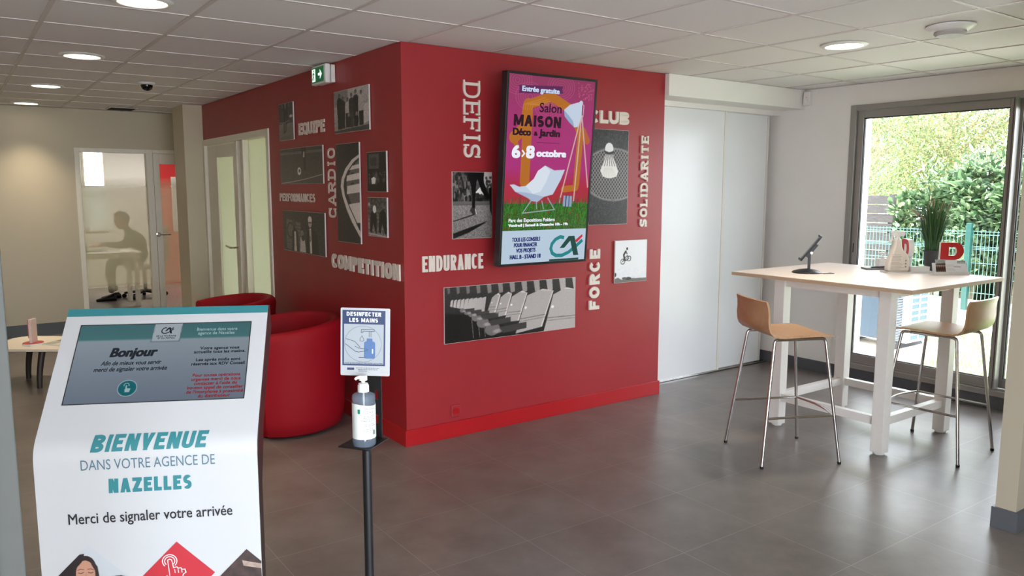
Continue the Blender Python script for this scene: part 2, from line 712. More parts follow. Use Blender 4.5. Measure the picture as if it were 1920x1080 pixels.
# ------------------------------------------------------------------ printed pictures
class Pic:
    """small raster that becomes the printed surface of a panel or the image of a screen"""

    def __init__(self, w, h, rgb=(128, 128, 128)):
        w, h = 2 * w, 2 * h                    # drawn at twice the size, averaged down at the end
        self.w, self.h = w, h
        self.a = np.zeros((h, w, 3)) + np.array(rgb, float)
        self.Y, self.X = np.mgrid[0:h, 0:w]
        self.u = (self.X + .5) / w
        self.v = 1 - (self.Y + .5) / h         # v up

    def put(self, mask, rgb, al=1.):
        al = mask * al if mask.dtype != bool else np.where(mask, al, 0.)
        self.a = self.a * (1 - al[..., None]) + np.array(rgb, float) * al[..., None]
        return self

    def poly(self, pts, rgb, al=1.):
        u, v = self.u, self.v
        ins = np.zeros(u.shape, bool)
        n = len(pts)
        for i in range(n):
            (x0, y0), (x1, y1) = pts[i], pts[(i + 1) % n]
            if y0 == y1:
                continue
            c = ((y0 > v) != (y1 > v)) & (u < (x1 - x0) * (v - y0) / (y1 - y0) + x0)
            ins ^= c
        return self.put(ins, rgb, al)

    def ell(self, cx, cy, rx, ry, rgb, al=1., soft=0.):
        d = ((self.u - cx) / rx) ** 2 + ((self.v - cy) / ry) ** 2
        if soft:
            return self.put(np.clip((1 - d) / soft, 0, 1), rgb, al)
        return self.put(d < 1, rgb, al)

    def line(self, pts, wd, rgb, al=1.):
        asp = self.h / self.w
        m = np.zeros(self.u.shape, bool)
        for (x0, y0), (x1, y1) in zip(pts[:-1], pts[1:]):
            dx, dy = x1 - x0, (y1 - y0) * asp
            L2 = dx * dx + dy * dy + 1e-12
            px, py = self.u - x0, (self.v - y0) * asp
            t = np.clip((px * dx + py * dy) / L2, 0, 1)
            m |= (px - t * dx) ** 2 + (py - t * dy) ** 2 < (wd / 2) ** 2
        return self.put(m, rgb, al)

    def noise(self, amp, cell=1, seed=1, mask=None, sx=1):
        r = np.random.default_rng(seed)
        cell *= 2
        h, w = max(2, self.h // cell), max(2, self.w // (cell * sx))
        n = r.random((h, w)) - .5
        iy = np.clip((self.Y * h / self.h).astype(int), 0, h - 1)
        ix = np.clip((self.X * w / self.w).astype(int), 0, w - 1)
        nn = n[iy, ix] * 2 * amp
        if mask is not None:
            nn = nn * mask
        self.a = np.clip(self.a + nn[..., None], 0, 255)
        return self

    def grad(self, bottom, top, v0=0., v1=1.):
        t = np.clip((self.v - v0) / (v1 - v0), 0, 1)[..., None]
        m = ((self.v >= v0) & (self.v <= v1))[..., None]
        self.a = np.where(m, np.array(bottom, float) * (1 - t) + np.array(top, float) * t, self.a)
        return self

    def surface(self, name, x0, x1, y0, y1, z, material, parent):
        """grid mesh in local x,y carrying the picture as a colour attribute"""
        w, h = self.w // 2, self.h // 2
        self.a = self.a.reshape(h, 2, w, 2, 3).mean((1, 3))
        xs = np.linspace(x0, x1, w)
        ys = np.linspace(y1, y0, h)
        gx, gy = np.meshgrid(xs, ys)
        co = np.stack([gx, gy, np.full_like(gx, z)], -1).reshape(-1, 3)
        i = np.arange((h - 1) * (w - 1))
        r_, c_ = i // (w - 1), i % (w - 1)
        b = r_ * w + c_
        quads = np.stack([b + w, b + w + 1, b + 1, b], -1)
        me = bpy.data.meshes.new(name)
        me.vertices.add(len(co))
        me.vertices.foreach_set('co', co.astype(np.float32).ravel())
        me.loops.add(quads.size)
        me.loops.foreach_set('vertex_index', quads.astype(np.int32).ravel())
        me.polygons.add(len(quads))
        me.polygons.foreach_set('loop_start', (np.arange(len(quads)) * 4).astype(np.int32))
        me.update(calc_edges=True)
        at = me.color_attributes.new('picture', 'FLOAT_COLOR', 'POINT')
        s = np.clip(self.a, 0, 255) / 255
        l_ = np.where(s <= .04045, s / 12.92, ((s + .055) / 1.055) ** 2.4)
        rgba = np.concatenate([l_, np.ones((h, w, 1))], -1).reshape(-1)
        at.data.foreach_set('color', rgba.astype(np.float32))
        me.materials.append(material)
        o = bpy.data.objects.new(name, me)
        COL.objects.link(o)
        o.parent = parent
        return o

# ------------------------------------------------------------------ material set
m_red = mat('red_wall_paint', (156, 36, 42), .42, var=.03, scale=3, spec=.55)
m_redskirt = mat('red_skirting_paint', (172, 26, 32), .28, var=.03, scale=4)
m_white = mat('white_wall_paint', (236, 232, 227), .55, var=.015, scale=4)
m_beige = mat('cream_wall_paint', (202, 190, 164), .5, var=.015, scale=3)
m_ceil = mat('ceiling_tile', (230, 226, 224), .8, var=.03, scale=180)
m_tbar = mat('ceiling_grid_metal', (206, 198, 194), .45, var=.02)
m_trim = mat('pale_trim_paint', (236, 229, 212), .4, var=.02)
m_door = mat('white_lacquer', (232, 233, 234), .25, var=.01, scale=3)
m_skirt = mat('grey_skirting', (84, 86, 90), .45, var=.04)
m_alu = mat('brushed_aluminium_frame', (150, 146, 142), .4, metal=.35, var=.05, scale=60, stretch=(1, 1, 20))
m_alud = mat('dark_gasket', (32, 31, 32), .6)
m_glass = glass_mat('window_glass')
m_floor = floor_mat('cement_look_tiles')
m_chrome = mat('chromed_steel', (205, 203, 200), .16, metal=1., var=.02)
m_black = mat('black_plastic', (22, 22, 24), .4, var=.1)
m_blackmetal = mat('black_powder_coat', (26, 26, 28), .35, var=.08, scale=80)
m_whitemetal = mat('white_powder_coat', (226, 221, 214), .4, var=.015)
m_whiteplastic = mat('white_plastic', (228, 226, 222), .35, var=.015)
m_beech = wood_mat('beech_laminate', (212, 198, 186), (222, 209, 199), .38, (3, 40, 3))
m_beechedge = wood_mat('beech_edge', (176, 150, 122), (192, 166, 138), .5, (3, 3, 60))
m_ply = wood_mat('beech_plywood', (184, 142, 104), (198, 158, 120), .35, (40, 2, 2))
m_fabric = mat('red_upholstery', (146, 12, 26), .6, var=.06, scale=250, bump=.1, spec=.2)
m_letter = mat('ivory_letter_board', (226, 214, 202), .5, var=.02)
m_panel = mat('photo_panel_edge', (205, 196, 190), .5, var=.03)
m_print = print_mat('photo_print', rough=.32, spec=.4)
m_screen = print_mat('lit_screen', emit=.9, rough=.15, spec=.25)
m_officefloor = wood_mat('grey_wood_floor', (118, 108, 100), (146, 134, 124), .4, (30, 2, 2))
m_concrete = mat('pale_concrete', (214, 208, 200), .8, var=.08, scale=12)
m_lawn = mat('lawn_grass', (120, 140, 92), .9, var=.35, scale=9, bump=.4)


def room_box(name, mtl, *b):
    return struct(MB().box(*b).build(name, mtl))


# ------------------------------------------------------------------ setting
ZC = 2.4464
struct(MB().quad((-4, -5.2, 0), (3.95, -5.2, 0), (3.95, 5.68, 0), (-4, 5.68, 0)).build('floor', m_floor))
struct(MB().quad((-4, 5.68, 0), (3.95, 5.68, 0), (3.95, 10.1, 0), (-4, 10.1, 0)).build('floor_office', m_officefloor))
struct(MB().box(-4, -5.2, ZC + .0035, 4.0, 10.1, ZC + .2).build('ceiling', m_ceil))
# suspended-ceiling grid, 0.6 m module
g = MB()
gx = [.6435 + .6 * k for k in range(-7, 6)]
gy = [-.5729 + .6 * k for k in range(-6, 11)]
for x in gx:
    if -3.95 < x < 3.88:
        g.box(x - .011, -4.9, ZC - .001, x + .011, 5.64, ZC + .006)
for y in gy:
    g.box(-3.95, y - .009, ZC - .0005, 3.88, y + .009, ZC + .006)
struct(g.build('trim_1', m_tbar))
# red block
room_box('wall_front', m_red, 0, 0, 0, 2.209, .25, ZC)
w = MB()
w.box(0, .25, 0, .12, 2.356, ZC)
w.box(0, 2.356, 2.09, .12, 4.418, ZC)
struct(w.build('wall_side', m_red))
struct(MB().prism([(-.012, -.012), (2.221, -.012), (2.221, .25), (2.209, .25), (2.209, 0), (-.012, 0)], 0, .104).build('baseboard_front', m_redskirt, bevel=.002))
room_box('baseboard_side', m_redskirt, -.012, 0, 0, 0, 2.356, .104)
# column beside the corner door, back partition with glazing
room_box('wall_return', m_beige, -.19, 4.42, 0, .12, 4.87, ZC)
room_box('wall_return_back', m_beige, .02, 4.87, 0, .12, 5.6, ZC)
YB = 5.6
w = MB()
w.box(-4, YB, 0, -1.06, YB + .09, ZC)
w.box(-1.06, YB, 2.03, .9, YB + .09, ZC)
w.box(.72, YB, 0, 3.95, YB + .09, ZC)
struct(w.build('wall_back', m_beige))
room_box('baseboard_back', m_skirt, -4, YB - .014, 0, -1.06, YB, .13)
# office partition: fixed pane and glazed door
m_frostA = frost_mat('office_frosted_film', (236, 230, 200), .40, .52, 1.58, 1.72, .42, .55)
m_frostB = frost_mat('meeting_room_frosted_film', (236, 236, 216), -.5, -.4, 3, 3.1, .97, .6)
w = MB()
w.box(-1.06, YB - .01, 0, -1.01, YB + .1, 2.03)
w.box(-.337, YB - .01, 0, -.269, YB + .1, 2.03)
w.box(-1.01, YB - .01, 1.985, -.337, YB + .1, 2.03)
w.box(-1.01, YB - .01, 0, -.337, YB + .1, .06)
w.box(-.269, YB - .01, 1.99, .72, YB + .1, 2.03)
w.box(.66, YB - .01, 0, .72, YB + .1, 1.99)
win = struct(w.build('window_2', m_trim, bevel=.003))
struct(MB().box(-1.01, YB + .03, .06, -.337, YB + .036, 1.985).build('pane', m_frostA, win))
d2 = MB()
d2.box(-.262, YB + .01, .01, -.195, YB + .05, 1.985)
d2.box(.56, YB + .01, .01, .655, YB + .05, 1.985)
d2.box(-.195, YB + .01, 1.87, .56, YB + .05, 1.985)
d2.box(-.195, YB + .01, .01, .56, YB + .05, .1)
d2 = struct(d2.build('door_2', m_trim, bevel=.003))
struct(MB().box(-.195, YB + .027, .1, .56, YB + .033, 1.87).build('pane', m_frostA, d2))
h = MB()
h.lathe([(.025, 0), (.025, .008), (.012, .01), (.012, .03)], n=16)
h.v = [(-.245 + x, YB + .01 - z, 1.057 + y) for x, y, z in h.v]
h.tube([(-.245, YB - .025, 1.057), (-.2, YB - .03, 1.057), (-.12, YB - .03, 1.055)], .009, 10)
struct(h.build('door_handle', m_chrome, d2, smooth=True))
# office shell behind
room_box('wall_office_far', m_white, -4, 9.8, 0, -.47, 9.9, ZC)
w = MB()
w.box(-.47, 9.8, 0, -.14, 9.9, .9)
w.box(-.47, 9.8, 2.25, -.14, 9.9, ZC)
w.box(-.14, 9.8, 0, .62, 9.9, ZC)
struct(w.build('wall_office_window', m_white))
room_box('wall_office_red', mat('red_office_wall', (206, 40, 44), .5), .62, 9.8, 0, 3.95, 9.9, ZC)
w = MB()
for b in ((-.47, -.44), (-.17, -.14)):
    w.box(b[0], 9.79, .9, b[1], 9.86, 2.25)
w.box(-.44, 9.79, .9, -.17, 9.86, .94)
w.box(-.44, 9.79, 2.21, -.17, 9.86, 2.25)
w3 = struct(w.build('window_3', m_trim))
struct(MB().box(-.44, 9.83, .94, -.17, 9.836, 2.21).build('pane', m_glass, w3))
room_box('wall_office_left', m_white, -1.55, 5.7, 0, -1.5, 9.8, ZC)
room_box('wall_office_right', m_white, 2.2, 5.7, 0, 2.3, 9.8, ZC)
# corner door in the red wall: frame, leaf with glass, fixed frosted side pane
w = MB()
for y0, y1 in ((4.362, 4.418), (3.08, 3.32), (2.356, 2.42)):
    if y0 == 3.08:
        w.box(-.004, 3.08, 0, .11, 3.135, 2.03)
        w.box(-.004, 3.265, 0, .11, 3.32, 2.03)
        w.box(.03, 3.135, 0, .09, 3.265, 2.03)
    else:
        w.box(-.012, y0, 0, .12, y1, 2.09)
w.box(-.012, 2.42, 2.03, .12, 4.362, 2.09)
w.box(.0, 2.42, 0, .1, 3.08, .08)
d1 = struct(w.build('door_1', m_trim, bevel=.004))
lf = MB()
lf.box(.02, 4.02, .008, .06, 4.357, 2.022)
lf.box(.02, 3.325, .008, .06, 3.47, 2.022)
lf.box(.02, 3.47, 1.9, .06, 4.02, 2.022)
lf.box(.02, 3.47, .008, .06, 4.02, .12)
leaf = struct(lf.build('door_leaf', m_trim, d1, bevel=.003))
struct(MB().box(.036, 3.47, .12, .042, 4.02, 1.9).build('pane', m_frostB, d1))
struct(MB().box(.05, 2.42, .08, .056, 3.08, 2.03).build('side_pane', m_frostB, d1))
h = MB()
h.tube([(.02, 3.41, 1.03), (-.04, 3.41, 1.03), (-.05, 3.45, 1.03), (-.05, 3.56, 1.04)], .01, 10)
struct(h.build('door_handle', m_chrome, d1, smooth=True))
w = MB()
w.box(.12, 4.42, 0, 1.7, 4.5, ZC)
struct(w.build('wall_meeting_room', m_white))

# window wall, right side (x = 3.9)
XW = 3.9
w = MB()
w.box(XW, -.489, 0, XW + .12, .95, ZC)
w.box(XW, -2.64, 2.277, XW + .12, -.489, ZC)
w.box(XW, -5.2, 0, XW + .12, -2.64, ZC)
w.box(XW + .02, -2.64, 0, XW + .12, -.489, .1)
struct(w.build('wall_right', m_white))
room_box('baseboard_right', m_skirt, XW - .014, -2.64, 0, XW + .03, .62, .1)
w = MB()                                           # outer frame, sill and mullion
w.box(XW - .02, -.54, .1, XW + .1, -.489, 2.277)
w.box(XW - .02, -2.64, .1, XW + .1, -2.59, 2.277)
w.box(XW - .02, -2.59, 2.235, XW + .1, -.54, 2.277)
w.box(XW - .03, -2.59, .1, XW + .1, -.54, .142)
w.box(XW - .004, -2.59, .142, XW + .012, -.54, .156)
win1 = struct(w.build('window_1', m_alu, bevel=.003))


def sash(y1, y0, xo):
    m = MB()
    m.box(XW + xo, y1 - .052, .15, XW + xo + .04, y1, 2.232)
    m.box(XW + xo, y0, .15, XW + xo + .04, y0 + .052, 2.232)
    m.box(XW + xo, y0 + .052, 2.172, XW + xo + .04, y1 - .052, 2.232)
    m.box(XW + xo, y0 + .052, .15, XW + xo + .04, y1 - .052, .218)
    s = struct(m.build('window_sash', m_alu, win1, bevel=.003))
    k = MB()
    a, b = y0 + .052, y1 - .052
    for q in ((a, .218, a + .006, 2.172), (b - .006, .218, b, 2.172), (a, .218, b, .224), (a, 2.164, b, 2.172)):
        k.box(XW + xo + .008, q[0], q[1], XW + xo + .03, q[2], q[3])
    struct(k.build('gasket', m_alud, s))
    struct(MB().box(XW + xo + .017, a, .218, XW + xo + .023, b, 2.172).build('pane', m_glass, s))
    return s


sA = sash(-.543, -1.735, .005)
sash(-1.70, -2.59, .055)
k = MB()                                           # pull profiles on the meeting stile
k.box(XW - .028, -1.735, .15, XW + .005, -1.725, 2.232)
k.box(XW - .012, -1.712, .15, XW + .005, -1.702, 2.232)
struct(k.build('pull_profile', m_alu, sA))
k = MB()                                           # lock plate on the left stile
k.box(XW + .0, -.585, .98, XW + .006, -.553, 1.17)
k.box(XW - .002, -.578, 1.07, XW + .001, -.56, 1.155)
lockp = struct(k.build('lock_plate', m_alu, sA, bevel=.002))
struct(MB().box(XW - .004, -.573, 1.075, XW + .0, -.565, 1.15).build('slot', m_alud, sA))

# closet: soffit beam, header, sliding doors, track, inside
w = MB()
w.box(2.209, -.04, 2.287, XW, .2, ZC)
w.box(2.209, .2, 2.246, XW, .31, ZC)
struct(w.build('wall_soffit', m_white))
room_box('wall_closet', mat('closet_inside', (120, 120, 118), .6), 1.72, .9, 0, XW, .95, ZC)
room_box('door_4', m_door, 2.15, .235, .014, 3.215, .255, 2.245)
d4 = bpy.data.objects['door_4']
struct(MB().box(3.187, .229, .014, 3.213, .236, 2.245).build('edge_profile', m_whitemetal, d4))
room_box('door_5', m_door, 3.17, .268, .014, 3.835, .288, 2.245)
d5 = bpy.data.objects['door_5']
struct(MB().box(3.812, .262, .014, 3.834, .269, 2.245).build('edge_profile', m_whitemetal, d5))
w = MB()
w.box(2.225, .222, 0, 3.895, .227, .013)
w.box(2.225, .258, 0, 3.895, .265, .013)
w.box(2.225, .222, 0, 3.895, .30, .004)
struct(w.build('trim_2', m_chrome))
# wall stub at the right edge, entrance side
room_box('wall_stub', mat('darkened_cream_paint', (172, 162, 142), .5, var=.015, scale=3), 1.732, -2.742, 0, XW, -2.652, ZC)  # same cream paint, darkened here to offset the strong entrance light
struct(MB().prism([(1.72, -2.754), (XW, -2.754), (XW, -2.742), (1.732, -2.742), (1.732, -2.652), (XW - .02, -2.652), (XW - .02, -2.64), (1.72, -2.64)], 0, .1).build('baseboard_stub', m_skirt))
# unseen entrance front: piers and lintel, the opening sized to set the daylight
w = MB()
w.box(-4, -5.2, 2.25, 4, -5.1, ZC)
w.box(.35, -5.2, 0, 4, -5.1, 2.25)
w.box(-4, -5.2, 0, -3.6, -5.1, 2.25)
struct(w.build('wall_entrance', m_white))
room_box('wall_left', m_beige, -4.1, -5.2, 0, -4, 10.1, ZC)
# metal door post close to the viewer on the left
p_ = MB()
p_.box(-2.192, -2.83, 0, -2.156, -2.78, 2.44)
p_ = struct(p_.build('door_3', mat('grey_door_post', (66, 68, 64), .6, metal=0, var=.04), bevel=.002))
struct(MB().box(-2.232, -2.845, 0, -2.1925, -2.78, 2.44).build('frame', mat('pale_door_post', (104, 106, 101), .55, metal=0), p_, bevel=.002))
struct(MB().box(-2.30, -2.84, 0, -2.2325, -2.785, 2.44).build('gasket', m_alud, p_))

# garden ground
struct(MB().quad((4.02, -14, -.04), (40, -14, -.04), (40, 30, -.04), (4.02, 30, -.04)).build('ground', m_lawn))
room_box('ground_slab', m_concrete, 4.02, -.46, -.04, 6.2, 1.6, -.012)
room_box('ground_gravel', mat('pale_gravel', (222, 214, 202), .9, var=.15, scale=40), 7.3, -6, -.04, 8.95, 8, -.02)
room_box('trim_kerb', m_concrete, 8.95, -6, -.04, 9.08, 8, .1)
room_box('wall_wing', mat('white_render', (240, 238, 234), .7, var=.02), 4.02, -.52, -.04, 4.16, -.34, 2.6)
room_box('ground_front', mat('grey_paving', (186, 184, 182), .8, var=.08, scale=8), -14, -16, -.03, 4.02, -5.2, -.005)


def xf(mb, m):
    mb.v = [tuple(m @ Vector(v)) for v in mb.v]
    return mb


def rrect(x0, y0, x1, y1, r, n=6):
    out = []
    for cx, cy, a in ((x1 - r, y1 - r, 0), (x0 + r, y1 - r, 90), (x0 + r, y0 + r, 180), (x1 - r, y0 + r, 270)):
        out += [(cx + r * math.cos(R(a + 90 * i / n)), cy + r * math.sin(R(a + 90 * i / n))) for i in range(n + 1)]
    return out


# ------------------------------------------------------------------ ceiling lamps and devices
def emitter(name, rgb, st):
    m, nt, p = new_mat(name)
    N, L = nt.nodes, nt.links
    e = N.new('ShaderNodeEmission')
    e.inputs['Color'].default_value = rgb + (1,)
    e.inputs['Strength'].default_value = st
    L.new(e.outputs[0], N['Material Output'].inputs['Surface'])
    N.remove(p)
    return m


m_warm = emitter('warm_lamp_diffuser', (1, .90, .72), 6)
m_neutral = emitter('neutral_lamp_diffuser', (1, .95, .88), 6)


def downlight(x, y, label, em, rgb=(1, .86, .66), watts=LAMP):
    t = thing('ceiling_light', label, 'ceiling light', (x, y, ZC), group='round recessed ceiling lights')
    MB().lathe([(.104, .004), (.132, .002), (.135, -.003), (.128, -.008), (.108, -.011), (.104, -.006)], n=40).build('rim', m_whiteplastic, t, smooth=True)
    MB().lathe([(.0, -.0075), (.104, -.0075), (.104, -.002), (0, -.002)], n=40).build('diffuser', em, t)
    ld = bpy.data.lights.new('downlight_beam', 'AREA')
    ld.shape = 'DISK'
    ld.size = .19
    ld.energy = watts
    ld.color = rgb
    ld.spread = R(86)
    lo = bpy.data.objects.new('downlight_beam', ld)
    COL.objects.link(lo)
    lo.parent = t
    lo.location = (0, 0, -.013)
    return t


downlight(-1.42, -.18, 'largest round ceiling light, cut by the top edge of the photo', m_warm)
downlight(-1.438, 1.665, 'round lit ceiling light, second of the row running to the back wall', m_warm)
downlight(-1.476, 3.53, 'round lit ceiling light, third of the row running to the back wall', m_warm)
downlight(-1.50, 5.22, 'round lit ceiling light closest to the cream back wall, last of its row', m_warm, watts=LAMP * .6)
downlight(2.19, -1.455, 'round lit ceiling light over the high table near the sliding window', m_neutral, (1, .9, .76), LAMP * .7)

t = thing('smoke_detector', 'flat round grey-white detector on the ceiling near the window', 'detector', (2.13, -2.095, ZC))
MB().lathe([(.0, 0), (.118, 0), (.12, -.006), (.112, -.014), (.08, -.03), (.0, -.034)], n=40).build('base', m_whiteplastic, t, smooth=True)
MB().lathe([(.076, -.026), (.078, -.04), (.066, -.052), (0, -.055)], n=36).build('sensor_cover', mat('grey_sensor_plastic', (176, 172, 168), .5), t, smooth=True)

t = thing('security_camera', 'small black dome camera under the ceiling between lamps and red wall', 'camera', (-.83, 2.83, ZC))
MB().lathe([(0, 0), (.062, 0), (.062, -.012), (.05, -.02), (0, -.02)], n=28).build('base', m_whiteplastic, t, smooth=True)
MB().lathe([(.046, -.018), (.046, -.03), (.038, -.052), (.022, -.064), (0, -.068)], n=28).build('dome', mat('smoked_dome', (14, 14, 16), .1), t, smooth=True)

t = thing('ceiling_vent', 'dark square air grille in the ceiling close to the back wall', 'vent', (-.62, 5.25, ZC))
m = MB()
m.box(-.14, -.14, -.008, .14, -.12, 0).box(-.14, .12, -.008, .14, .14, 0).box(-.14, -.12, -.008, -.12, .12, 0).box(.12, -.12, -.008, .14, .12, 0)
m.build('frame', m_tbar, t)
m = MB().box(-.12, -.12, -.002, .12, .12, 0)
for k in range(8):
    y = -.105 + .03 * k
    m.quad((-.12, y, -.002), (.12, y, -.002), (.12, y + .018, -.012), (-.12, y + .018, -.012))
m.build('grille', m_black, t)

t = thing('motion_detector', 'small white motion detector in the corner above the window', 'detector', (3.874, -.085, 2.31))
MB().box(-.018, -.03, 0, .026, .03, .118).build('body', m_whiteplastic, t, bevel=.006)
MB().lathe([(.016, 0), (.014, .004), (0, .007)], n=16).build('lens', mat('translucent_lens', (236, 236, 234), .3), t, loc=(-.018, 0, .03)).rotation_euler = (0, R(-90), 0)
m = MB().box(-.0195, -.006, .066, -.018, .006, .07)
m.build('indicator_light', emit_mat('red_indicator', (255, 60, 60), .9), t)

# exit sign on the left red wall
m_green = mat('exit_sign_green', (22, 120, 70), .4, emit=.22)
m_lit = emit_mat('exit_sign_lit_symbol', (232, 255, 238), 1.2)
t = thing('exit_sign', 'green exit sign with running figure and arrow high on the red wall', 'exit sign', mw=frame((-.0, 1.19, 2.31), (0, -1, 0), (0, 0, 1)))
MB().box(-.005, .004, .001, .235, .122, .03).build('back_box', m_whiteplastic, t, bevel=.004)
MB().box(-.012, -.002, .036, .238, .126, .075).build('housing', m_whiteplastic, t, bevel=.008)
MB().box(.03, .02, .029, .2, .1, .037).build('spacer', m_black, t)
MB().box(.006, .012, .0745, .212, .112, .077).build('face', m_green, t)
m = MB()
zz, z2 = .0771, .0776
m.prism([(.012, .02), (.068, .02), (.068, .105), (.012, .105)], zz, z2)
m.build('door_symbol', m_lit, t)
m = MB()
m.prism([(.118, .055), (.15, .055), (.15, .03), (.186, .062), (.15, .096), (.15, .072), (.118, .072)], zz, z2)
m.build('arrow_symbol', m_lit, t)
m = MB()
m.lathe([(.007, 0), (.007, .0004), (0, .0004)], (.044, .092, z2), n=12)
for p in ([(.042, .082), (.034, .056)], [(.036, .058), (.046, .044), (.044, .026)], [(.034, .058), (.026, .044), (.016, .034)], [(.04, .078), (.054, .066)], [(.04, .078), (.026, .072), (.022, .062)]):
    m.ribbon(p, .008, z2, z2 + .0004)
m.build('running_figure', m_green, t)

t = thing('wall_socket', 'red painted wall socket just above the skirting of the red wall', 'socket', mw=frame((.32, 0, .132), (1, 0, 0), (0, 0, 1)))
MB().box(0, 0, 0, .068, .08, .011).build('plate', m_red, t, bevel=.004)
m = MB()
m.lathe([(.024, .011), (.024, .0135), (.019, .0135), (.019, .0115), (0, .0115)], (.034, .04, 0), n=24)
m.build('socket_well', m_redskirt, t, smooth=True)

# ------------------------------------------------------------------ raised words
GU, FU, UP = (0, -1, 0), (1, 0, 0), (0, 0, 1)
word('ivory raised word EQUIPE between two photo panels on the left red wall', 'EQUIPE', (0, 1.655, 1.994), GU, UP, .50, .088, .022, .010, m_letter, d=.009, e=3, iw=.72)
word('ivory raised word CARDIO running upwards in slab letters', 'CARDIO', (0, .992, 1.388), UP, (0, 1, 0), .487, .122, .016, .022, m_letter, serif=.012, d=.009)
word('ivory raised word PERFORMANCES in narrow letters below the football photo', 'PERFORMANCES', (0, 2.132, 1.491), GU, UP, .755, .063, .0135, .014, m_letter, d=.007)
word('largest ivory raised word of the left red wall, COMPETITION', 'COMPETITION', (0, 1.082, 1.034), GU, UP, 1.04, .1, .030, .014, m_letter, d=.012)
word('ivory raised word DEFIS running downwards in slab letters', 'DEFIS', (.424, 0, 2.248), (0, 0, -1), FU, .46, .122, .0175, .022, m_letter, serif=.014, d=.012)
word('ivory raised word ENDURANCE above the stadium seats photo', 'ENDURANCE', (.12, 0, 1.084), FU, UP, .447, .098, .0175, .009, m_letter, d=.011)
word('ivory raised word CLUB partly behind the wall screen', 'CLUB', (1.45, 0, 2.053), FU, UP, .382, .088, .026, .007, m_letter, d=.016)
word('ivory raised word SOLIDARITE running upwards in slab letters beside the white sliding doors', 'SOLIDARITE', (2.04, 0, 1.314), UP, (-1, 0, 0), .669, .074, .0185, .016, m_letter, serif=.007, d=.012)
word('ivory raised word FORCE running upwards below the wall screen', 'FORCE', (1.573, 0, .73), UP, (-1, 0, 0), .436, .096, .025, .016, m_letter, d=.014, e=2.1)


# ------------------------------------------------------------------ photo panels
def panel(label, O, U, w_, h_, pic, th=.010):
    pic.a = np.clip((pic.a - 50) * 1.28 + 46, 16, 238)
    t = thing('photo_panel', label, 'photo panel', group='black and white photo panels', mw=frame(O, U, UP))
    MB().box(0, 0, .004, w_, h_, .004 + th).build('board', m_panel, t)
    pic.surface('photo_print', .002, w_ - .002, .002, h_ - .002, .0045 + th, m_print, t)
    return t


def gray(v):
    return (v, v * .955, v * .93)


# cyclist / athlete
p = Pic(44, 80, gray(96))
p.grad(gray(92), gray(120), 0, .45).grad(gray(70), gray(62), .45, 1).noise(9, 2, 3)
p.ell(.5, .95, .3, .12, gray(150), .5, .6)
p.line([(.35, .98), (.42, .75), (.40, .55), (.46, .38), (.38, .22)], .10, gray(26))
p.line([(.62, .98), (.56, .75), (.60, .55), (.44, .35)], .12, gray(36))
p.ell(.44, .36, .11, .15, gray(30)).ell(.44, .36, .08, .12, gray(90))
p.line([(.0, .5), (.35, .47), (.7, .52)], .03, gray(140)).line([(.0, .10), (.95, .2)], .02, gray(130), .6)
p.ell(.85, .63, .14, .05, gray(220), .8, .8)
panel('tall narrow photo panel nearest the corner door, beside the word EQUIPE', (0, 2.064, 1.969), GU, .316, .286, p)
# group of people
p = Pic(74, 80, gray(150))
p.grad(gray(132), gray(160)).poly([(.0, .62), (.42, .7), (.42, 1), (0, 1)], gray(122)).poly([(.86, .56), (1, .62), (1, .2), (.86, .15)], gray(176)).noise(7, 2, 5)
p.poly([(0, 0), (1, 0), (1, .12), (0, .06)], gray(70))
for cx, hb, sh, leg, tone, tone2 in ((.17, .90, .84, .04, 34, 30), (.27, .82, .76, .06, 42, 38), (.41, .78, .70, .1, 160, 44), (.52, .86, .79, .08, 50, 60), (.64, .92, .84, .1, 44, 36), (.79, .88, .79, .14, 158, 34)):
    p.poly([(cx - .055, .08 + leg * .3), (cx + .055, .08 + leg * .3), (cx + .06, .48), (cx - .06, .48)], gray(tone2))
    p.poly([(cx - .07, .45), (cx + .07, .45), (cx + .075, sh - .06), (cx + .03, sh), (cx - .03, sh), (cx - .075, sh - .06)], gray(tone))
    p.ell(cx, hb - .015, .028, .05, gray(44)).ell(cx + .004, hb - .03, .02, .035, gray(100))
for cx in (.44, .66):
    p.ell(cx, .26, .055, .13, gray(34)).ell(cx, .40, .03, .05, gray(120))
p.noise(9, 3, 8)
panel('square photo panel of a standing team below the exit sign', (0, .959, 1.965), GU, .547, .28, p)
# football
p = Pic(100, 82, gray(74))
p.grad(gray(72), gray(62), 0, .83).grad(gray(98), gray(88), .83, .9).grad(gray(52), gray(70), .9, 1).noise(8, 2, 9)
p.poly([(.52, 1), (.64, 1), (.63, .82), (.60, .74), (.55, .80)], gray(26)).line([(.60, .84), (.59, .72), (.605, .56), (.60, .40)], .05, gray(40))
p.line([(.59, .86), (.585, .74)], .03, gray(170)).ell(.47, .35, .042, .105, gray(225)).ell(.475, .36, .02, .05, gray(60))
p.line([(.02, .02), (.3, .06), (.62, .13), (.98, .24)], .014, gray(190), .8)
panel('wide photo panel of a footballer and ball above the word PERFORMANCES', (0, 2.065, 1.628), GU, .878, .274, p)
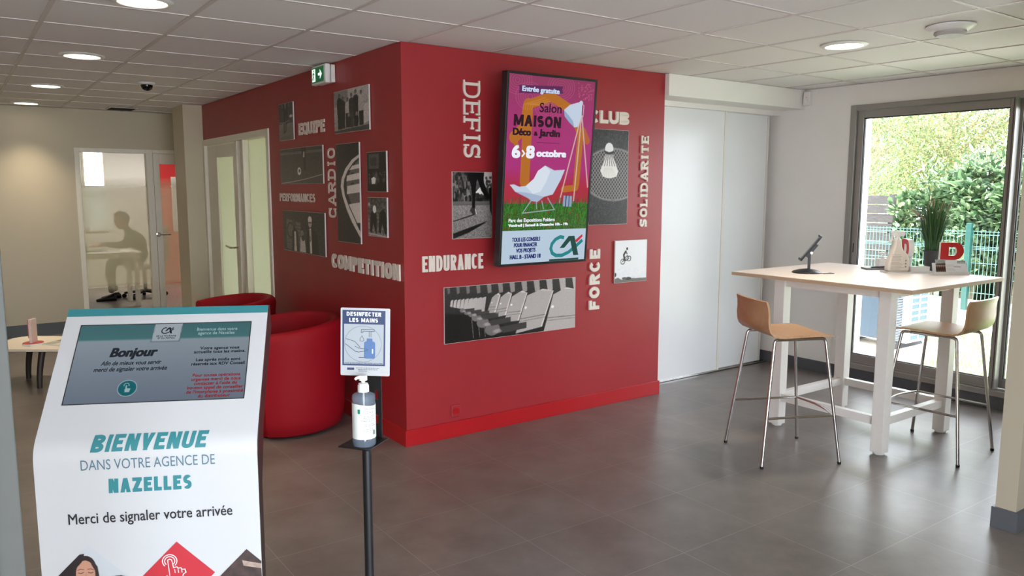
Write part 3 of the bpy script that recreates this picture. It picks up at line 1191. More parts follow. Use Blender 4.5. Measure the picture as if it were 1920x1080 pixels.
# race track kerb
p = Pic(66, 190, gray(52))
p.grad(gray(46), gray(70)).noise(5, 2, 11)
edge = [(1.0, .87), (.72, .83), (.45, .75), (.27, .65), (.22, .57), (.28, .47), (.45, .33), (.72, .18), (1.0, .06)]
inner = [(1.0, .855), (.78, .81), (.52, .73), (.36, .64), (.33, .57), (.38, .48), (.54, .36), (.78, .22), (1.0, .12)]
p.poly(edge + [(1.1, .06), (1.1, .87)], gray(188))
p.poly(inner + [(1.1, .12), (1.1, .855)], gray(44))
kerb = [(1.0, .83), (.86, .80), (.62, .72), (.47, .64), (.44, .57), (.49, .49), (.62, .40), (.82, .28), (1.0, .2)]
p.poly(kerb + [(1.1, .2), (1.1, .83)], gray(96))
for a, b in (((.76, .49), (.70, .52)), ((.66, .62), (.55, .64)), ((.50, .0), (.40, .0))):
    pass
for y0, y1 in ((.735, .775), (.63, .69), (.50, .585), (.20, .40)):
    p.poly([(.45, y0 - .01), (1, y0 + .012), (1, y1 + .012), (.48, y1 - .012)], gray(196))
p2 = (p.a.sum(-1) > 500)
p.poly([(0, 0), (1, 0), (1, .10), (.72, .17), (.45, .32), (.27, .47), (.21, .57), (.26, .655), (.44, .755), (.72, .835), (1, .875), (1, 1), (0, 1)], gray(50))
p.line([(1.0, .865), (.72, .82), (.45, .74), (.28, .645), (.235, .57), (.30, .475), (.47, .34), (.75, .19), (1.0, .08)], .09, gray(190))
p.line([(1.0, .845), (.75, .795), (.52, .72), (.37, .64), (.335, .57), (.38, .485), (.55, .365), (.82, .22), (1.0, .14)], .035, gray(48))
p.noise(7, 2, 12)
p.ell(.72, .70, .07, .008, gray(50)).ell(.7, .595, .07, .012, gray(50))
panel('tallest photo panel of the left red wall, a striped race track kerb', (0, .951, 1.228), GU, .376, .667, p)
# crowd in a hall
p = Pic(50, 88, gray(40))
p.grad(gray(26), gray(44)).poly([(.1, .58), (.62, .58), (.64, .95), (.1, .95)], gray(84)).poly([(.18, .66), (.5, .66), (.5, .86), (.18, .86)], gray(54))
for k in range(5):
    p.line([(.2, .69 + .04 * k), (.46, .69 + .04 * k)], .012, gray(110))
rr = np.random.default_rng(4)
for k in range(26):
    x, y = rr.uniform(.05, .95), rr.uniform(.22, .42)
    p.ell(x, y, .05, .07, gray(rr.uniform(24, 90))).ell(x, y + .08, .022, .022, gray(rr.uniform(70, 130)))
p.poly([(.24, .2), (.42, .2), (.46, .34), (.36, .38), (.22, .34)], gray(210)).ell(.34, .41, .03, .03, gray(60)).noise(8, 2, 13)
panel('small photo panel of a crowd facing a lit board, nearest the red corner', (0, .458, 1.572), GU, .272, .251, p)
# horses / runners
p = Pic(50, 88, gray(90))
p.grad(gray(120), gray(72)).noise(24, 4, 15)
for cx, w_, tone in ((.28, .26, 30), (.75, .28, 24)):
    p.poly([(cx - w_ * .7, .12), (cx - w_ * .3, .08), (cx, .35), (cx + w_ * .5, .06), (cx + w_ * .8, .12), (cx + w_ * .7, .6), (cx + w_ * .2, .72), (cx - w_ * .5, .6)], gray(tone))
p.ell(.36, .70, .09, .10, gray(228)).ell(.8, .8, .06, .08, gray(100)).ell(.08, .82, .06, .05, gray(160))
p.line([(.45, .08), (.5, .45)], .05, gray(80)).line([(.05, .06), (.95, .02)], .05, gray(170)).noise(9, 2, 16)
panel('small photo panel of a pale-helmeted rider, below the crowd photo', (0, .459, 1.29), GU, .271, .248, p)
# officials
p = Pic(100, 90, gray(48))
p.grad(gray(66), gray(38)).poly([(.1, .05), (.45, .05), (.45, .72), (.1, .80)], gray(92)).noise(10, 3, 17)
for k in range(7):
    p.line([(.12, .12 + .09 * k), (.46, .14 + .085 * k)], .01, gray(54))
p.ell(.2, .52, .09, .2, gray(34)).ell(.2, .52, .07, .16, gray(92)).ell(.29, .70, .05, .12, gray(60))
p.poly([(.22, .0), (.40, .0), (.38, .5), (.30, .62), (.24, .5)], gray(40)).poly([(.28, .02), (.34, .02), (.33, .5), (.29, .5)], gray(180))
p.poly([(.42, .02), (.56, .02), (.54, .36), (.44, .38)], gray(176)).ell(.48, .46, .035, .09, gray(110)).ell(.5, .36, .04, .07, gray(50))
p.poly([(.56, .0), (.86, .0), (.82, .5), (.70, .64), (.60, .52)], gray(28)).poly([(.655, .02), (.70, .02), (.695, .62), (.655, .6)], gray(196)).line([(.675, .58), (.672, .3)], .012, gray(30))
p.ell(.672, .76, .042, .13, gray(150)).ell(.672, .82, .044, .08, gray(196)).ell(.672, .75, .035, .02, gray(70))
p.noise(7, 2, 18)
panel('photo panel of a man in a dark suit and tie, lowest on its wall', (0, 2.053, 1.099), GU, .871, .319, p)
# jogger
p = Pic(90, 126, gray(112))
p.grad(gray(116), gray(128), 0, .56).grad(gray(70), gray(100), .56, 1).noise(16, 2, 19)
rr = np.random.default_rng(2)
for k in range(120):
    x, y = rr.uniform(0, .45), rr.uniform(.58, 1)
    p.ell(x, y, rr.uniform(.01, .05), rr.uniform(.02, .07), gray(rr.choice([26, 38, 58, 96, 130])), .8)
p.poly([(.8, .78), (1, .74), (1, 1), (.78, 1)], gray(176)).poly([(.58, .70), (.7, .78), (.82, .67), (.78, .65), (.6, .66)], gray(206))
for k in range(50):
    x, y = rr.uniform(.55, 1), rr.uniform(.56, .66)
    p.ell(x, y, .04, .03, gray(rr.choice([30, 44, 60])), .9)
for k in range(20):
    p.ell(rr.uniform(.84, 1), rr.uniform(.78, .92), .03, .02, gray(60), .8)
p.grad(gray(92), gray(104), .5, .56)
p.poly([(.36, 1), (.80, 1), (.78, .86), (.86, .74), (.94, .62), (.88, .58), (.72, .72), (.62, .90), (.60, .84), (.57, .66), (.56, .46), (.48, .46), (.49, .62), (.46, .80), (.40, .90)], gray(30))
p.poly([(.47, .46), (.56, .46), (.58, .38), (.57, .355), (.5, .36), (.43, .42), (.46, .47)], gray(62)).line([(.57, .44), (.595, .37)], .02, gray(200))
p.poly([(.92, .76), (1, .78), (1, .33), (.95, .42)], gray(26))
p.poly([(.0, .27), (.5, .365), (.55, .355), (.3, .305), (.0, .255)], gray(44)).poly([(0, .02), (.0, .08), (.88, .26), (.84, .24)], gray(34)).poly([(0, .0), (0, .07), (.4, .16), (.86, .255), (.8, .22), (.4, .09)], gray(34))
p.noise(8, 1, 20)
panel('photo panel of a jogger seen from the knees down, beside the wall screen', (.336, 0, 1.28), FU, .297, .419, p)
# stadium seats
p = Pic(280, 110, gray(50))
p.grad(gray(40), gray(60)).noise(4, 2, 21)
for k in range(12):
    x = .02 + .06 * k + .0024 * k * k
    w_ = .018 + .0035 * k
    p.poly([(x, 1), (x + w_, 1), (x + w_ * 1.1, .90 - .012 * k), (x + w_ * .3, .88 - .012 * k)], gray(96 + 6 * k))
p.poly([(0, .55), (.28, .42), (.44, .2), (.52, 0), (0, 0)], gray(36))
seats = [((.995, .76), (.815, .70), (.735, -.02), (1.05, -.02)), ((.808, .775), (.605, .73), (.515, .03), (.712, .10)),
         ((.598, .78), (.487, .735), (.425, .27), (.528, .27)), ((.478, .785), (.402, .745), (.355, .38), (.43, .40)),
         ((.392, .785), (.337, .75), (.298, .47), (.352, .47))]
for i, (tr, tl, bl, br) in enumerate(seats):
    g_ = 158 - 3 * i
    mx = ((tr[0] + tl[0]) / 2, max(tr[1], tl[1]) + .035 * (1 - i * .1))
    p.poly([(tr[0] + .008, tr[1] - .0), (mx[0] + .02, mx[1] + .02), (tl[0] - .0, tl[1]), bl, (br[0] + .012, br[1])], gray(186))
    p.poly([tr, mx, tl, bl, br], gray(g_))
    lm = lambda a, b, t_: (a[0] * (1 - t_) + b[0] * t_, a[1] * (1 - t_) + b[1] * t_)
    a, b = lm(tl, bl, .62), lm(tr, br, .66)
    p.line([a, b], .006 - .0008 * i, gray(96)).line([(a[0] - .004, a[1] - .05), (b[0], b[1] - .05)], .004, gray(110))
    p.ell(*lm(tl, bl, .3), .0, 1, gray(0), 0) if False else None
    c = lm(tl, bl, .33)
    p.ell(c[0] + .02 - .002 * i, c[1], .011 - .0018 * i, .03 - .005 * i, gray(222))
for k in range(9):
    x = .295 - .034 * k + .0006 * k * k
    s_ = 1 - .07 * k
    p.poly([(x, .78), (x - .036 * s_, .76), (x - .052 * s_, .52 + .018 * k), (x - .014 * s_, .50 + .018 * k)], gray(152 + 2 * k))
for k, (x, y, s_) in enumerate(((.36, .17, 1.), (.285, .31, .8), (.235, .42, .62), (.2, .49, .48), (.165, .53, .4), (.13, .57, .33))):
    p.ell(x - .02 * s_, y, .055 * s_, .12 * s_, gray(104)).ell(x + .02 * s_, y - .05 * s_, .045 * s_, .05 * s_, gray(150), .8, .8)
    p.poly([(x + .03 * s_, y + .02), (x + .24 * s_, y + .06 * s_), (x + .24 * s_, y - .06 * s_), (x + .06 * s_, y - .1 * s_)], gray(66))
for x in (.19, .235, .275):
    p.line([(x, .38), (x + .012, .05)], .004, gray(110))
p.noise(4, 1, 22)
panel('widest photo panel, rows of pale stadium seats low on the red wall', (.27, 0, .618), FU, 1.074, .36, p)
# shuttlecock on racket
p = Pic(96, 180, gray(50))
p.noise(20, 1, 23, sx=1).noise(12, 2, 24)
rr = np.random.default_rng(9)
for k in range(260):
    x, y = rr.random(), rr.random()
    p.line([(x, y), (x + rr.uniform(-.05, .05), y + rr.uniform(.02, .06))], .012, gray(rr.choice([30, 36, 52, 84])), .7)
cx, cy, rx, ry = .62, .53, .78, .275
ins = ((p.u - cx) / rx) ** 2 + ((p.v - cy) / ry) ** 2
p.put(ins < 1.0, gray(40), .75)
for sgn in (1, -1):
    q_ = (p.u * .9 + sgn * p.v * 1.875 * .75) * 15
    p.put((np.abs(q_ - np.round(q_)) < .14) & (ins < .95), gray(140), .85)
p.put((ins > .93) & (ins < 1.06), gray(132)).put((ins > 1.0) & (ins < 1.03), gray(60))
p.poly([(.40, .74), (.60, .74), (.74, .56), (.70, .51), (.62, .50), (.54, .49), (.44, .495), (.34, .51), (.28, .57)], gray(206))
for k in range(7):
    p.line([(.42 + .027 * k, .735), (.32 + .065 * k, .62)], .018, gray(70), .8)
for k in range(8):
    p.line([(.40 + .024 * k, .60), (.33 + .052 * k, .505)], .01, gray(168), .7)
p.ell(.5, .80, .105, .062, gray(222)).ell(.47, .82, .06, .035, gray(240)).line([(.40, .765), (.5, .75), (.60, .765)], .045, gray(30))
panel('photo panel of a white shuttlecock on a racket, half behind the wall screen', (1.455, 0, 1.339), FU, .377, .674, p)
# cyclist in the sky
p = Pic(70, 84, gray(196))
p.grad((196, 194, 196), (206, 208, 212)).noise(3, 4, 25)
p.poly([(0, 0), (0, .1), (.1, .13), (.22, .07), (.5, .09), (1, .075), (1, 0)], gray(104)).ell(.42, .09, .1, .035, gray(56)).ell(.3, .1, .08, .03, gray(90)).ell(.02, .2, .03, .05, gray(52))
for c in ((.43, .565), (.24, .50)):
    d_ = np.sqrt(((p.u - c[0]) / .07) ** 2 + ((p.v - c[1]) / .068) ** 2)
    p.put((d_ < 1) & (d_ > .74), gray(24)).put(d_ < .15, gray(40))
p.line([(.24, .5), (.3, .58), (.34, .52), (.43, .565)], .022, gray(30)).line([(.3, .58), (.38, .64), (.43, .565)], .02, gray(30))
p.line([(.3, .53), (.27, .66), (.33, .74)], .05, gray(36)).line([(.33, .74), (.37, .68)], .03, gray(44)).ell(.37, .80, .03, .032, gray(50)).line([(.3, .6), (.32, .52)], .035, gray(60))
p.noise(3, 1, 26)
panel('photo panel of a cyclist jumping against a pale sky', (1.718, 0, .906), FU, .326, .313, p)

# ------------------------------------------------------------------ wall screen (portrait display)
TVW, TVH = .717, 1.1916
t = thing('wall_display', 'black framed portrait screen with a pink trade fair poster on the red wall', 'screen', mw=frame((.551, -.206, 1.108), (1, 0, 0), (0, -.093, 1.188)))
m = MB()
bz = .016
m.box(0, 0, -.055, TVW, bz, .004).box(0, TVH - bz, -.055, TVW, TVH, .004).box(0, bz, -.055, bz, TVH - bz, .004).box(TVW - bz, bz, -.055, TVW, TVH - bz, .004)
m.box(bz, bz, -.055, TVW - bz, TVH - bz, -.004)
m.build('casing', m_black, t, bevel=.002)
m = MB().box(.2, .35, -.11, .5, .75, -.055)
m.box(.23, .4, -.205, .27, .46, -.1).box(.43, .4, -.205, .47, .46, -.1)
m.build('wall_bracket', m_blackmetal, t)
x0, x1, y0, y1 = bz, TVW - bz, bz, TVH - bz
PW, PH = 250, 420
p = Pic(PW, PH, (170, 60, 116))
ux = lambda u: (u - x0) / (x1 - x0)
vy = lambda v: (v - y0) / (y1 - y0)
q = lambda *pp: [(ux(a), vy(b)) for a, b in pp]
p.grad((168, 54, 62), (176, 48, 72), vy(.40), vy(.50)).grad((176, 48, 72), (176, 54, 126), vy(.50), vy(.62)).grad((176, 54, 126), (170, 58, 118), vy(.62), vy(.9)).grad((170, 58, 118), (146, 62, 98), vy(.9), 1)
rr = np.random.default_rng(3)
for c in ((.18, 1.05), (.33, 1.0), (.08, 1.14), (.42, 1.12)):            # fine curved lines of the backdrop
    for k in range(6):
        d_ = np.sqrt(((p.u * (x1 - x0) + x0 - c[0]) * 1.0) ** 2 + ((p.v * (y1 - y0) + y0 - c[1]) * 1.3) ** 2)
        p.put(np.abs(d_ - .018 * (k + 1)) < .002, (206, 104, 150), .5)
gold = (186, 112, 44)
p.line(q((.075, .80), (.15, .86), (.17, 1.0)), .11, gold).line(q((.17, 1.0), (.17, .53)), .105, gold).line(q((.17, 1.0), (.345, 1.06), (.52, .985)), .085, gold)
p.line(q((.55, .92), (.6, .84), (.59, .52)), .075, gold).line(q((.59, .495), (.485, .485)), .06, gold).line(q((.62, .86), (.66, .80)), .07, gold, .8)
p.line(q((.075, .80), (.10, .74)), .05, gold)
for k in range(5):
    p.line(q((.13 + .016 * k, .97), (.135 + .018 * k, 1.0), (.30 + .02 * k, 1.05 - .01 * k)), .006, (214, 150, 70), .6)
for k in range(60):
    p.ell(ux(rr.uniform(.56, .69)), vy(rr.uniform(1.05, 1.16)), .006, .0035, (206, 100, 130), .7)
p.poly(q((.089, 1.112), (.436, 1.127), (.428, 1.106), (.44, 1.083), (.091, 1.064), (.10, 1.088)), (98, 46, 92))
# tripod lamp and chair of the poster
wh = (200, 214, 232)
for a, b in (((.598, .955), (.443, .351)), ((.60, .955), (.575, .385)), ((.603, .955), (.69, .50))):
    p.line(q(a, b), .014, (214, 178, 170))
p.line(q((.592, 1.035), (.615, 1.02), (.612, .95)), .008, (220, 190, 200))
p.poly(q((.452, .985), (.50, 1.02), (.575, 1.04), (.60, 1.03), (.60, .95), (.575, .885), (.545, .88), (.50, .91), (.46, .945)), wh).poly(q((.452, .985), (.46, .945), (.50, .91), (.545, .88), (.53, .92), (.49, .955)), (150, 176, 206)).ell(ux(.59), vy(1.037), .022, .011, wh)
# grass
gm = p.v < vy(.395)
p.put(gm, (58, 104, 44)).noise(26, 2, 31, gm.astype(float))
for k in range(420):
    x, y = rr.random(), rr.uniform(vy(.235), vy(.385))
    p.line([(x, y), (x + rr.uniform(-.02, .02), y + rr.uniform(.015, .05))], .007, tuple(int(c * rr.uniform(.6, 1.35)) for c in (60, 118, 42)), .8)
for k in range(40):
    p.ell(rr.random(), rr.uniform(vy(.235), vy(.36)), .007, .004, (170, 50, 40), .8)
for a, b in (((.23, .415), (.165, .335)), ((.27, .41), (.275, .36)), ((.315, .41), (.33, .36)), ((.36, .43), (.42, .355)), ((.165, .335), (.42, .355))):
    p.line(q(a, b), .009, (170, 190, 200), .9)
p.poly(q((.058, .512), (.09, .515), (.13, .50), (.18, .505), (.24, .55), (.27, .60), (.325, .634), (.40, .605), (.488, .61), (.455, .54), (.40, .452), (.33, .437), (.28, .405), (.235, .41), (.20, .43), (.10, .47)), wh)
p.poly(q((.18, .505), (.24, .55), (.27, .60), (.325, .634), (.37, .60), (.34, .53), (.30, .47), (.24, .455)), (222, 232, 244)).poly(q((.10, .47), (.20, .43), (.235, .41), (.28, .405), (.33, .437), (.24, .455), (.18, .465)), (168, 186, 212))
p.poly(q((.488, .375), (.56, .37), (.562, .44), (.49, .445)), (150, 170, 196)).line(q((.51, .37), (.512, .445)), .012, (50, 60, 90)).line(q((.537, .37), (.538, .445)), .01, (60, 80, 120))
p.put(p.v < vy(.226), (190, 210, 228))
scr = p.surface('screen', x0, x1, y0, y1, 0, m_screen, t)
Z_ = .0006
e_white, e_pale = emit_mat('screen_white', (232, 238, 248)), emit_mat('screen_pale_blue', (196, 214, 240))
e_dark, e_blue = emit_mat('screen_dark_plum', (46, 24, 36)), emit_mat('screen_navy', (46, 48, 112))
e_teal, e_red, e_dg = emit_mat('screen_teal', (38, 130, 134)), emit_mat('screen_red', (200, 50, 66)), emit_mat('screen_dark_green', (34, 74, 66))
m = MB()
text(m, 'Entrée gratuite', .116, .408, 1.079, .032, Z_, bold=.004)
m.build('lettering', e_pale, scr)
m = MB()
text(m, '6', .06, .125, .676, .078, Z_, bold=.012)
text(m, '8', .168, .236, .676, .078, Z_, bold=.012)
m.ribbon([(.138, .725), (.157, .705), (.138, .685)], .01, Z_, Z_ + .0002)
text(m, 'octobre', .25, .49, .688, .044, Z_, bold=.008)
m.build('lettering', e_white, scr)
m = MB()
text(m, 'Parc des Expositions Poitiers', .06, .427, .279, .023, Z_, bold=.002)
text(m, 'Vendredi | Samedi & Dimanche 10h - 19h', .06, .54, .25, .018, Z_, bold=.003)
m.build('lettering', e_white, scr)
m = MB()
text(m, 'Salon', .257, .432, .962, .056, Z_, bold=.002)
block(m, 'MAISON', .064, .434, .87, .069, .0195, Z_, gap=.007)
text(m, 'Déco', .06, .20, .814, .044, Z_, bold=.007)
text(m, '&', .222, .252, .816, .026, Z_, bold=.004)
text(m, 'Jardin', .262, .43, .814, .044, Z_, bold=.007)
for k in range(22):
    m.box(.25 + .0085 * k, .773, Z_, .254 + .0085 * k, .777, Z_ + .0001)
m.build('lettering', e_dark, scr)
m = MB()
text(m, 'TOUS LES CONSEILS', .093, .316, .155, .026, Z_, bold=.003)
text(m, 'POUR FINANCER', .11, .294, .12, .026, Z_, bold=.003)
text(m, 'VOS PROJETS', .129, .283, .085, .026, Z_, bold=.003)
text(m, 'HALL B - STAND 18', .082, .328, .044, .027, Z_, bold=.004)
m.build('lettering', e_blue, scr)


def ca_logo(parent, x, y, w_, h_, z, mats):
    """the two linked letters with a slanted dash: sweep, A and dash"""
    f = lambda *pp: [(x + a * w_, y + b * h_) for a, b in pp]
    a_ = MB()
    pts = [(.42, .86), (.30, .90), (.16, .80), (.06, .62), (.03, .42), (.08, .22), (.20, .11), (.38, .10), (.58, .22), (.78, .44), (1.0, .72)]
    a_.ribbon(f(*pts), w_ * .085, z, z + .0002)
    b_ = MB()
    b_.prism(f((.56, .92), (.74, .92), (.44, .42), (.30, .42))[::-1], z + .0001, z + .0003)
    b_.prism(f((.58, .92), (.74, .92), (.90, .08), (.74, .08))[::-1], z + .0001, z + .0003)
    c_ = MB()
    c_.prism(f((.76, .72), (.98, .98), (1.0, .88), (.82, .62))[::-1], z + .0001, z + .0003)
    a_.build('logo_sweep', mats[0], parent)
    b_.build('logo_letter', mats[1], parent)
    c_.build('logo_dash', mats[2], parent)


ca_logo(scr, .40, .035, .275, .155, Z_, (e_teal, e_dg, e_red))
MB().box(.40, .0165, Z_, .65, .029, Z_ + .0002).build('logo_bar', e_dg, scr)

# ------------------------------------------------------------------ welcome kiosk
KT = -.4598
t = thing('welcome_kiosk', 'white leaning welcome kiosk with teal top band and a screen, closest to the viewer', 'kiosk', (-1.8727, -2.248, 0), KT)
SA, SB, ZK = .2689, .2925, .9871
SL = math.hypot(SA, SB)
ca, sa = SA / SL, SB / SL
prof = [(0., 0.012), (0., .955)]
for i in range(1, 9):
    k = i / 9
    P0, P1, P2 = (0, .955), (0, ZK), (.032 * ca, ZK + .032 * sa)
    prof.append(((1 - k) ** 2 * P0[0] + 2 * k * (1 - k) * P1[0] + k * k * P2[0], (1 - k) ** 2 * P0[1] + 2 * k * (1 - k) * P1[1] + k * k * P2[1]))
prof += [(.032 * ca, ZK + .032 * sa), (SA, ZK + SB)]


def kmap(u, s, off=.0008):
    """point on the kiosk front: u across, s along the sheet from the bend (down negative)"""
    if s <= -.032:
        return (u, -off, ZK + s)
    if s >= .032:
        return (u, ca * s - sa * off, ZK + sa * s + ca * off)
    k = (s + .032) / .064
    P0, P1, P2 = (0, ZK - .032), (0, ZK), (.032 * ca, ZK + .032 * sa)
    y = (1 - k) ** 2 * P0[0] + 2 * k * (1 - k) * P1[0] + k * k * P2[0]
    z = (1 - k) ** 2 * P0[1] + 2 * k * (1 - k) * P1[1] + k * k * P2[1]
    ty, tz = 2 * (1 - k) * (P1[0] - P0[0]) + 2 * k * (P2[0] - P1[0]), 2 * (1 - k) * (P1[1] - P0[1]) + 2 * k * (P2[1] - P1[1])
    l_ = math.hypot(ty, tz)
    return (u, y - tz / l_ * off, z + ty / l_ * off)


HW = .25
svals = [-ZK + .012, -.032] + [-.032 + .064 * i / 24 for i in range(1, 25)] + [.118]
m = MB()
for s0, s1 in zip(svals[:-1], svals[1:]):
    m.quad(kmap(-HW, s0, 0), kmap(HW, s0, 0), kmap(HW, s1, 0), kmap(-HW, s1, 0))
m.quad(kmap(-HW, .118, 0), kmap(-.211, .118, 0), kmap(-.211, .347, 0), kmap(-HW, .347, 0))
m.quad(kmap(.211, .118, 0), kmap(HW, .118, 0), kmap(HW, .347, 0), kmap(.211, .347, 0))
m.quad(kmap(-HW, .347, 0), kmap(HW, .347, 0), kmap(HW, SL, 0), kmap(-HW, SL, 0))
k_white = mat('kiosk_white_sheet', (177, 178, 180), .35, var=.01, scale=2)
o = m.build('front_sheet', k_white, t, merge=True)
sd = o.modifiers.new('sheet', 'SOLIDIFY')
sd.thickness = .004
sd.offset = -1
body = [(.009, .012), (.07, .012), (.075, .86), (.135, 1.0), (.33, 1.21), (SA + .05, ZK + SB - .006), (SA + .004, ZK + SB - .004), (.05, ZK + .028), (.012, ZK - .05)]
m = MB()
xs = [(-HW + .002, HW - .002)]
m.prism_axis(body, -HW + .002, HW - .002, 'x')
# the body is cut back behind the screen by a recess plate
m.build('cabinet', mat('kiosk_dark_cabinet', (34, 26, 26), .3), t, bevel=.002)
MB().box(-.27, -.10, 0, .27, .28, .012).build('base_plate', m_whitemetal, t, bevel=.003)
kf = frame((0, 0, ZK), (1, 0, 0), (0, ca, sa))
fr = xf(MB().box(-.2115, .1175, -.0025, .2115, .1205, .0004).box(-.2115, .3445, -.0025, .2115, .3475, .0004).box(-.2115, .1175, -.0025, -.2085, .3475, .0004).box(.2085, .1175, -.0025, .2115, .3475, .0004), kf)
fr.build('screen_bezel', m_alud, t)
p = Pic(200, 112, (112, 126, 140))
p.grad((96, 108, 124), (128, 140, 150), 0, .79).grad((58, 104, 108), (52, 96, 102), .79, 1)
p.put((p.v > .785) & (p.v < .80), (96, 128, 134))
p.poly([(.425, 1), (.595, 1), (.588, .755), (.418, .755)], (70, 92, 100)).poly([(.43, 1), (.59, 1), (.583, .765), (.423, .765)], (150, 160, 168))
ks = p.surface('screen', -.209, .209, .12, .345, .0005, print_mat('kiosk_screen_image', emit=.92, rough=.12, spec=.5), t)
ks.matrix_local = kf
e_kd, e_kw, e_kr, e_kt = emit_mat('kiosk_screen_dark', (34, 38, 46), .9), emit_mat('kiosk_screen_pale', (150, 178, 182), .9), emit_mat('kiosk_screen_red', (140, 34, 46), .9), emit_mat('kiosk_screen_teal', (20, 96, 106), .9)
Z_ = .0011
m = MB()
text(m, 'Bonjour', -.126, -.012, .248, .027, Z_, bold=.0035, shear=.22)
text(m, 'Afin de mieux vous servir', -.142, .001, .2245, .012, Z_, bold=.0008, shear=.2)
text(m, 'merci de signaler votre arrivée', -.156, .017, .207, .012, Z_, bold=.0008, shear=.2)
text(m, 'Votre agence vous', .09, .187, .263, .0085, Z_, bold=.0008)
text(m, 'accueille tous les matins.', .076, .203, .252, .0085, Z_, bold=.0008)
text(m, 'Les après midis sont', .084, .193, .2285, .0085, Z_, bold=.0008)
text(m, 'réservés aux RDV Conseil', .074, .204, .2165, .0085, Z_, bold=.0008)
text(m, 'DE LA TOURAINE', -.022, .026, .305, .0045, Z_, bold=.0003)
text(m, 'ET DU POITOU', -.018, .024, .2985, .0045, Z_, bold=.0003)
m.build('lettering', e_kd, ks)
ca_logo(ks, -.012, .313, .03, .022, Z_, (e_kd, e_kd, e_kd))
m = MB()
text(m, 'Bienvenue dans votre', .076, .177, .3205, .009, Z_, bold=.0003)
text(m, 'agence de Nazelles', .08, .171, .3085, .009, Z_, bold=.0003)
m.build('lettering', e_kw, ks)
m = MB()
for i, (s, a, b) in enumerate((('Pour toutes opérations', .081, .196), ('urgentes merci de nous', .079, .198), ('contacter à l’aide du', .087, .19), ('bouton appel de conseiller', .072, .206), ('de l’interphone à proximité', .071, .207), ('du distributeur', .10, .176))):
    text(m, s, a, b, .1835 - .0118 * i, .0085, Z_, bold=.0008)
m.build('lettering', e_kr, ks)
m = MB()
m.lathe([(0, 0), (.0205, 0), (.0205, .0001), (0, .0001)], (-.069, .158, Z_), n=32)
m.build('touch_button', e_kt, ks)
m = MB()
c_ = [(-.069 + .0225 * math.cos(2 * math.pi * i / 32), .158 + .0225 * math.sin(2 * math.pi * i / 32)) for i in range(32)]
m.ribbon(c_, .0012, Z_, Z_ + .0001, True)
m.ribbon([(-.0715, .166), (-.0715, .152), (-.0745, .154)], .003, Z_ + .0002, Z_ + .0004)
m.prism([(-.074, .147), (-.063, .147), (-.061, .157), (-.0715, .158)], Z_ + .0002, Z_ + .0004)
c_ = [(-.0715 + .006 * math.cos(R(a)), .166 + .006 * math.sin(R(a))) for a in range(-20, 201, 20)]
m.ribbon(c_, .0014, Z_ + .0002, Z_ + .0004)
m.build('touch_symbol', e_kw, ks)

m_teal = mat('teal_print', (43, 114, 121), .35, var=.01)
m_slate = mat('slate_blue_print', (72, 104, 118), .4, var=.01)
m_ink = mat('dark_print', (28, 27, 31), .4, var=.01)


def kprint(name, mb, mtl, off=.0008):
    bm = bmesh.new()
    vv = [bm.verts.new(v) for v in mb.v]
    for f in mb.f:
        try:
            bm.faces.new([vv[i] for i in f])
        except ValueError:
            pass
    for k in range(-9, 10):                # cut across the bend so the print follows the sheet
        bmesh.ops.bisect_plane(bm, geom=bm.verts[:] + bm.edges[:] + bm.faces[:], plane_co=(0, .032 * k / 9, 0), plane_no=(0, 1, 0))
    bm.verts.index_update()
    mb.v = [kmap(v.co.x, v.co.y, off + v.co.z) for v in bm.verts]
    mb.f = [tuple(v.index for v in f.verts) for f in bm.faces]
    bm.free()
    o_ = mb.build(name, mtl, t)
    return o_


m = MB().quad((-HW, .374, 0), (HW, .374, 0), (HW, SL, 0), (-HW, SL, 0))
kprint('top_band', m, m_teal, .0006)
m = MB()
block(m, 'BIENVENUE', -.127, .138, -.008, .043, .0098, 0, shear=.17, gap=.005)
kprint('lettering', m, m_teal)
m = MB()
text(m, 'DANS VOTRE AGENCE DE', -.148, .152, .9365 - ZK, .0245, 0)
kprint('lettering', m, m_slate)
m = MB()
block(m, 'NAZELLES', -.09, .097, .878 - ZK, .035, .0085, 0, shear=.03, gap=.0045)
kprint('lettering', m, m_teal)
m = MB()
text(m, 'Merci de signaler votre arrivée', -.183, .187, .806 - ZK, .026, 0, bold=.0008)
kprint('lettering', m, m_ink)
# diamonds of the lower print
HD = .085


def diamond(name, cx, cz, pic):
    A = frame((cx, -.0009, cz), (1, 0, -1), (1, 0, 1))
    sd_ = HD * math.sqrt(2) / 2
    o_ = pic.surface(name, -sd_, sd_, -sd_, sd_, 0, m_print, t)
    o_.matrix_local = A
    return o_


def dpic(n, rgb):
    p_ = Pic(n, n, rgb)
    a_, b_ = p_.u.copy() - .5, p_.v.copy() - .5
    p_.u, p_.v = .5 + (a_ + b_) / 2, .5 + (b_ - a_) / 2
    return p_


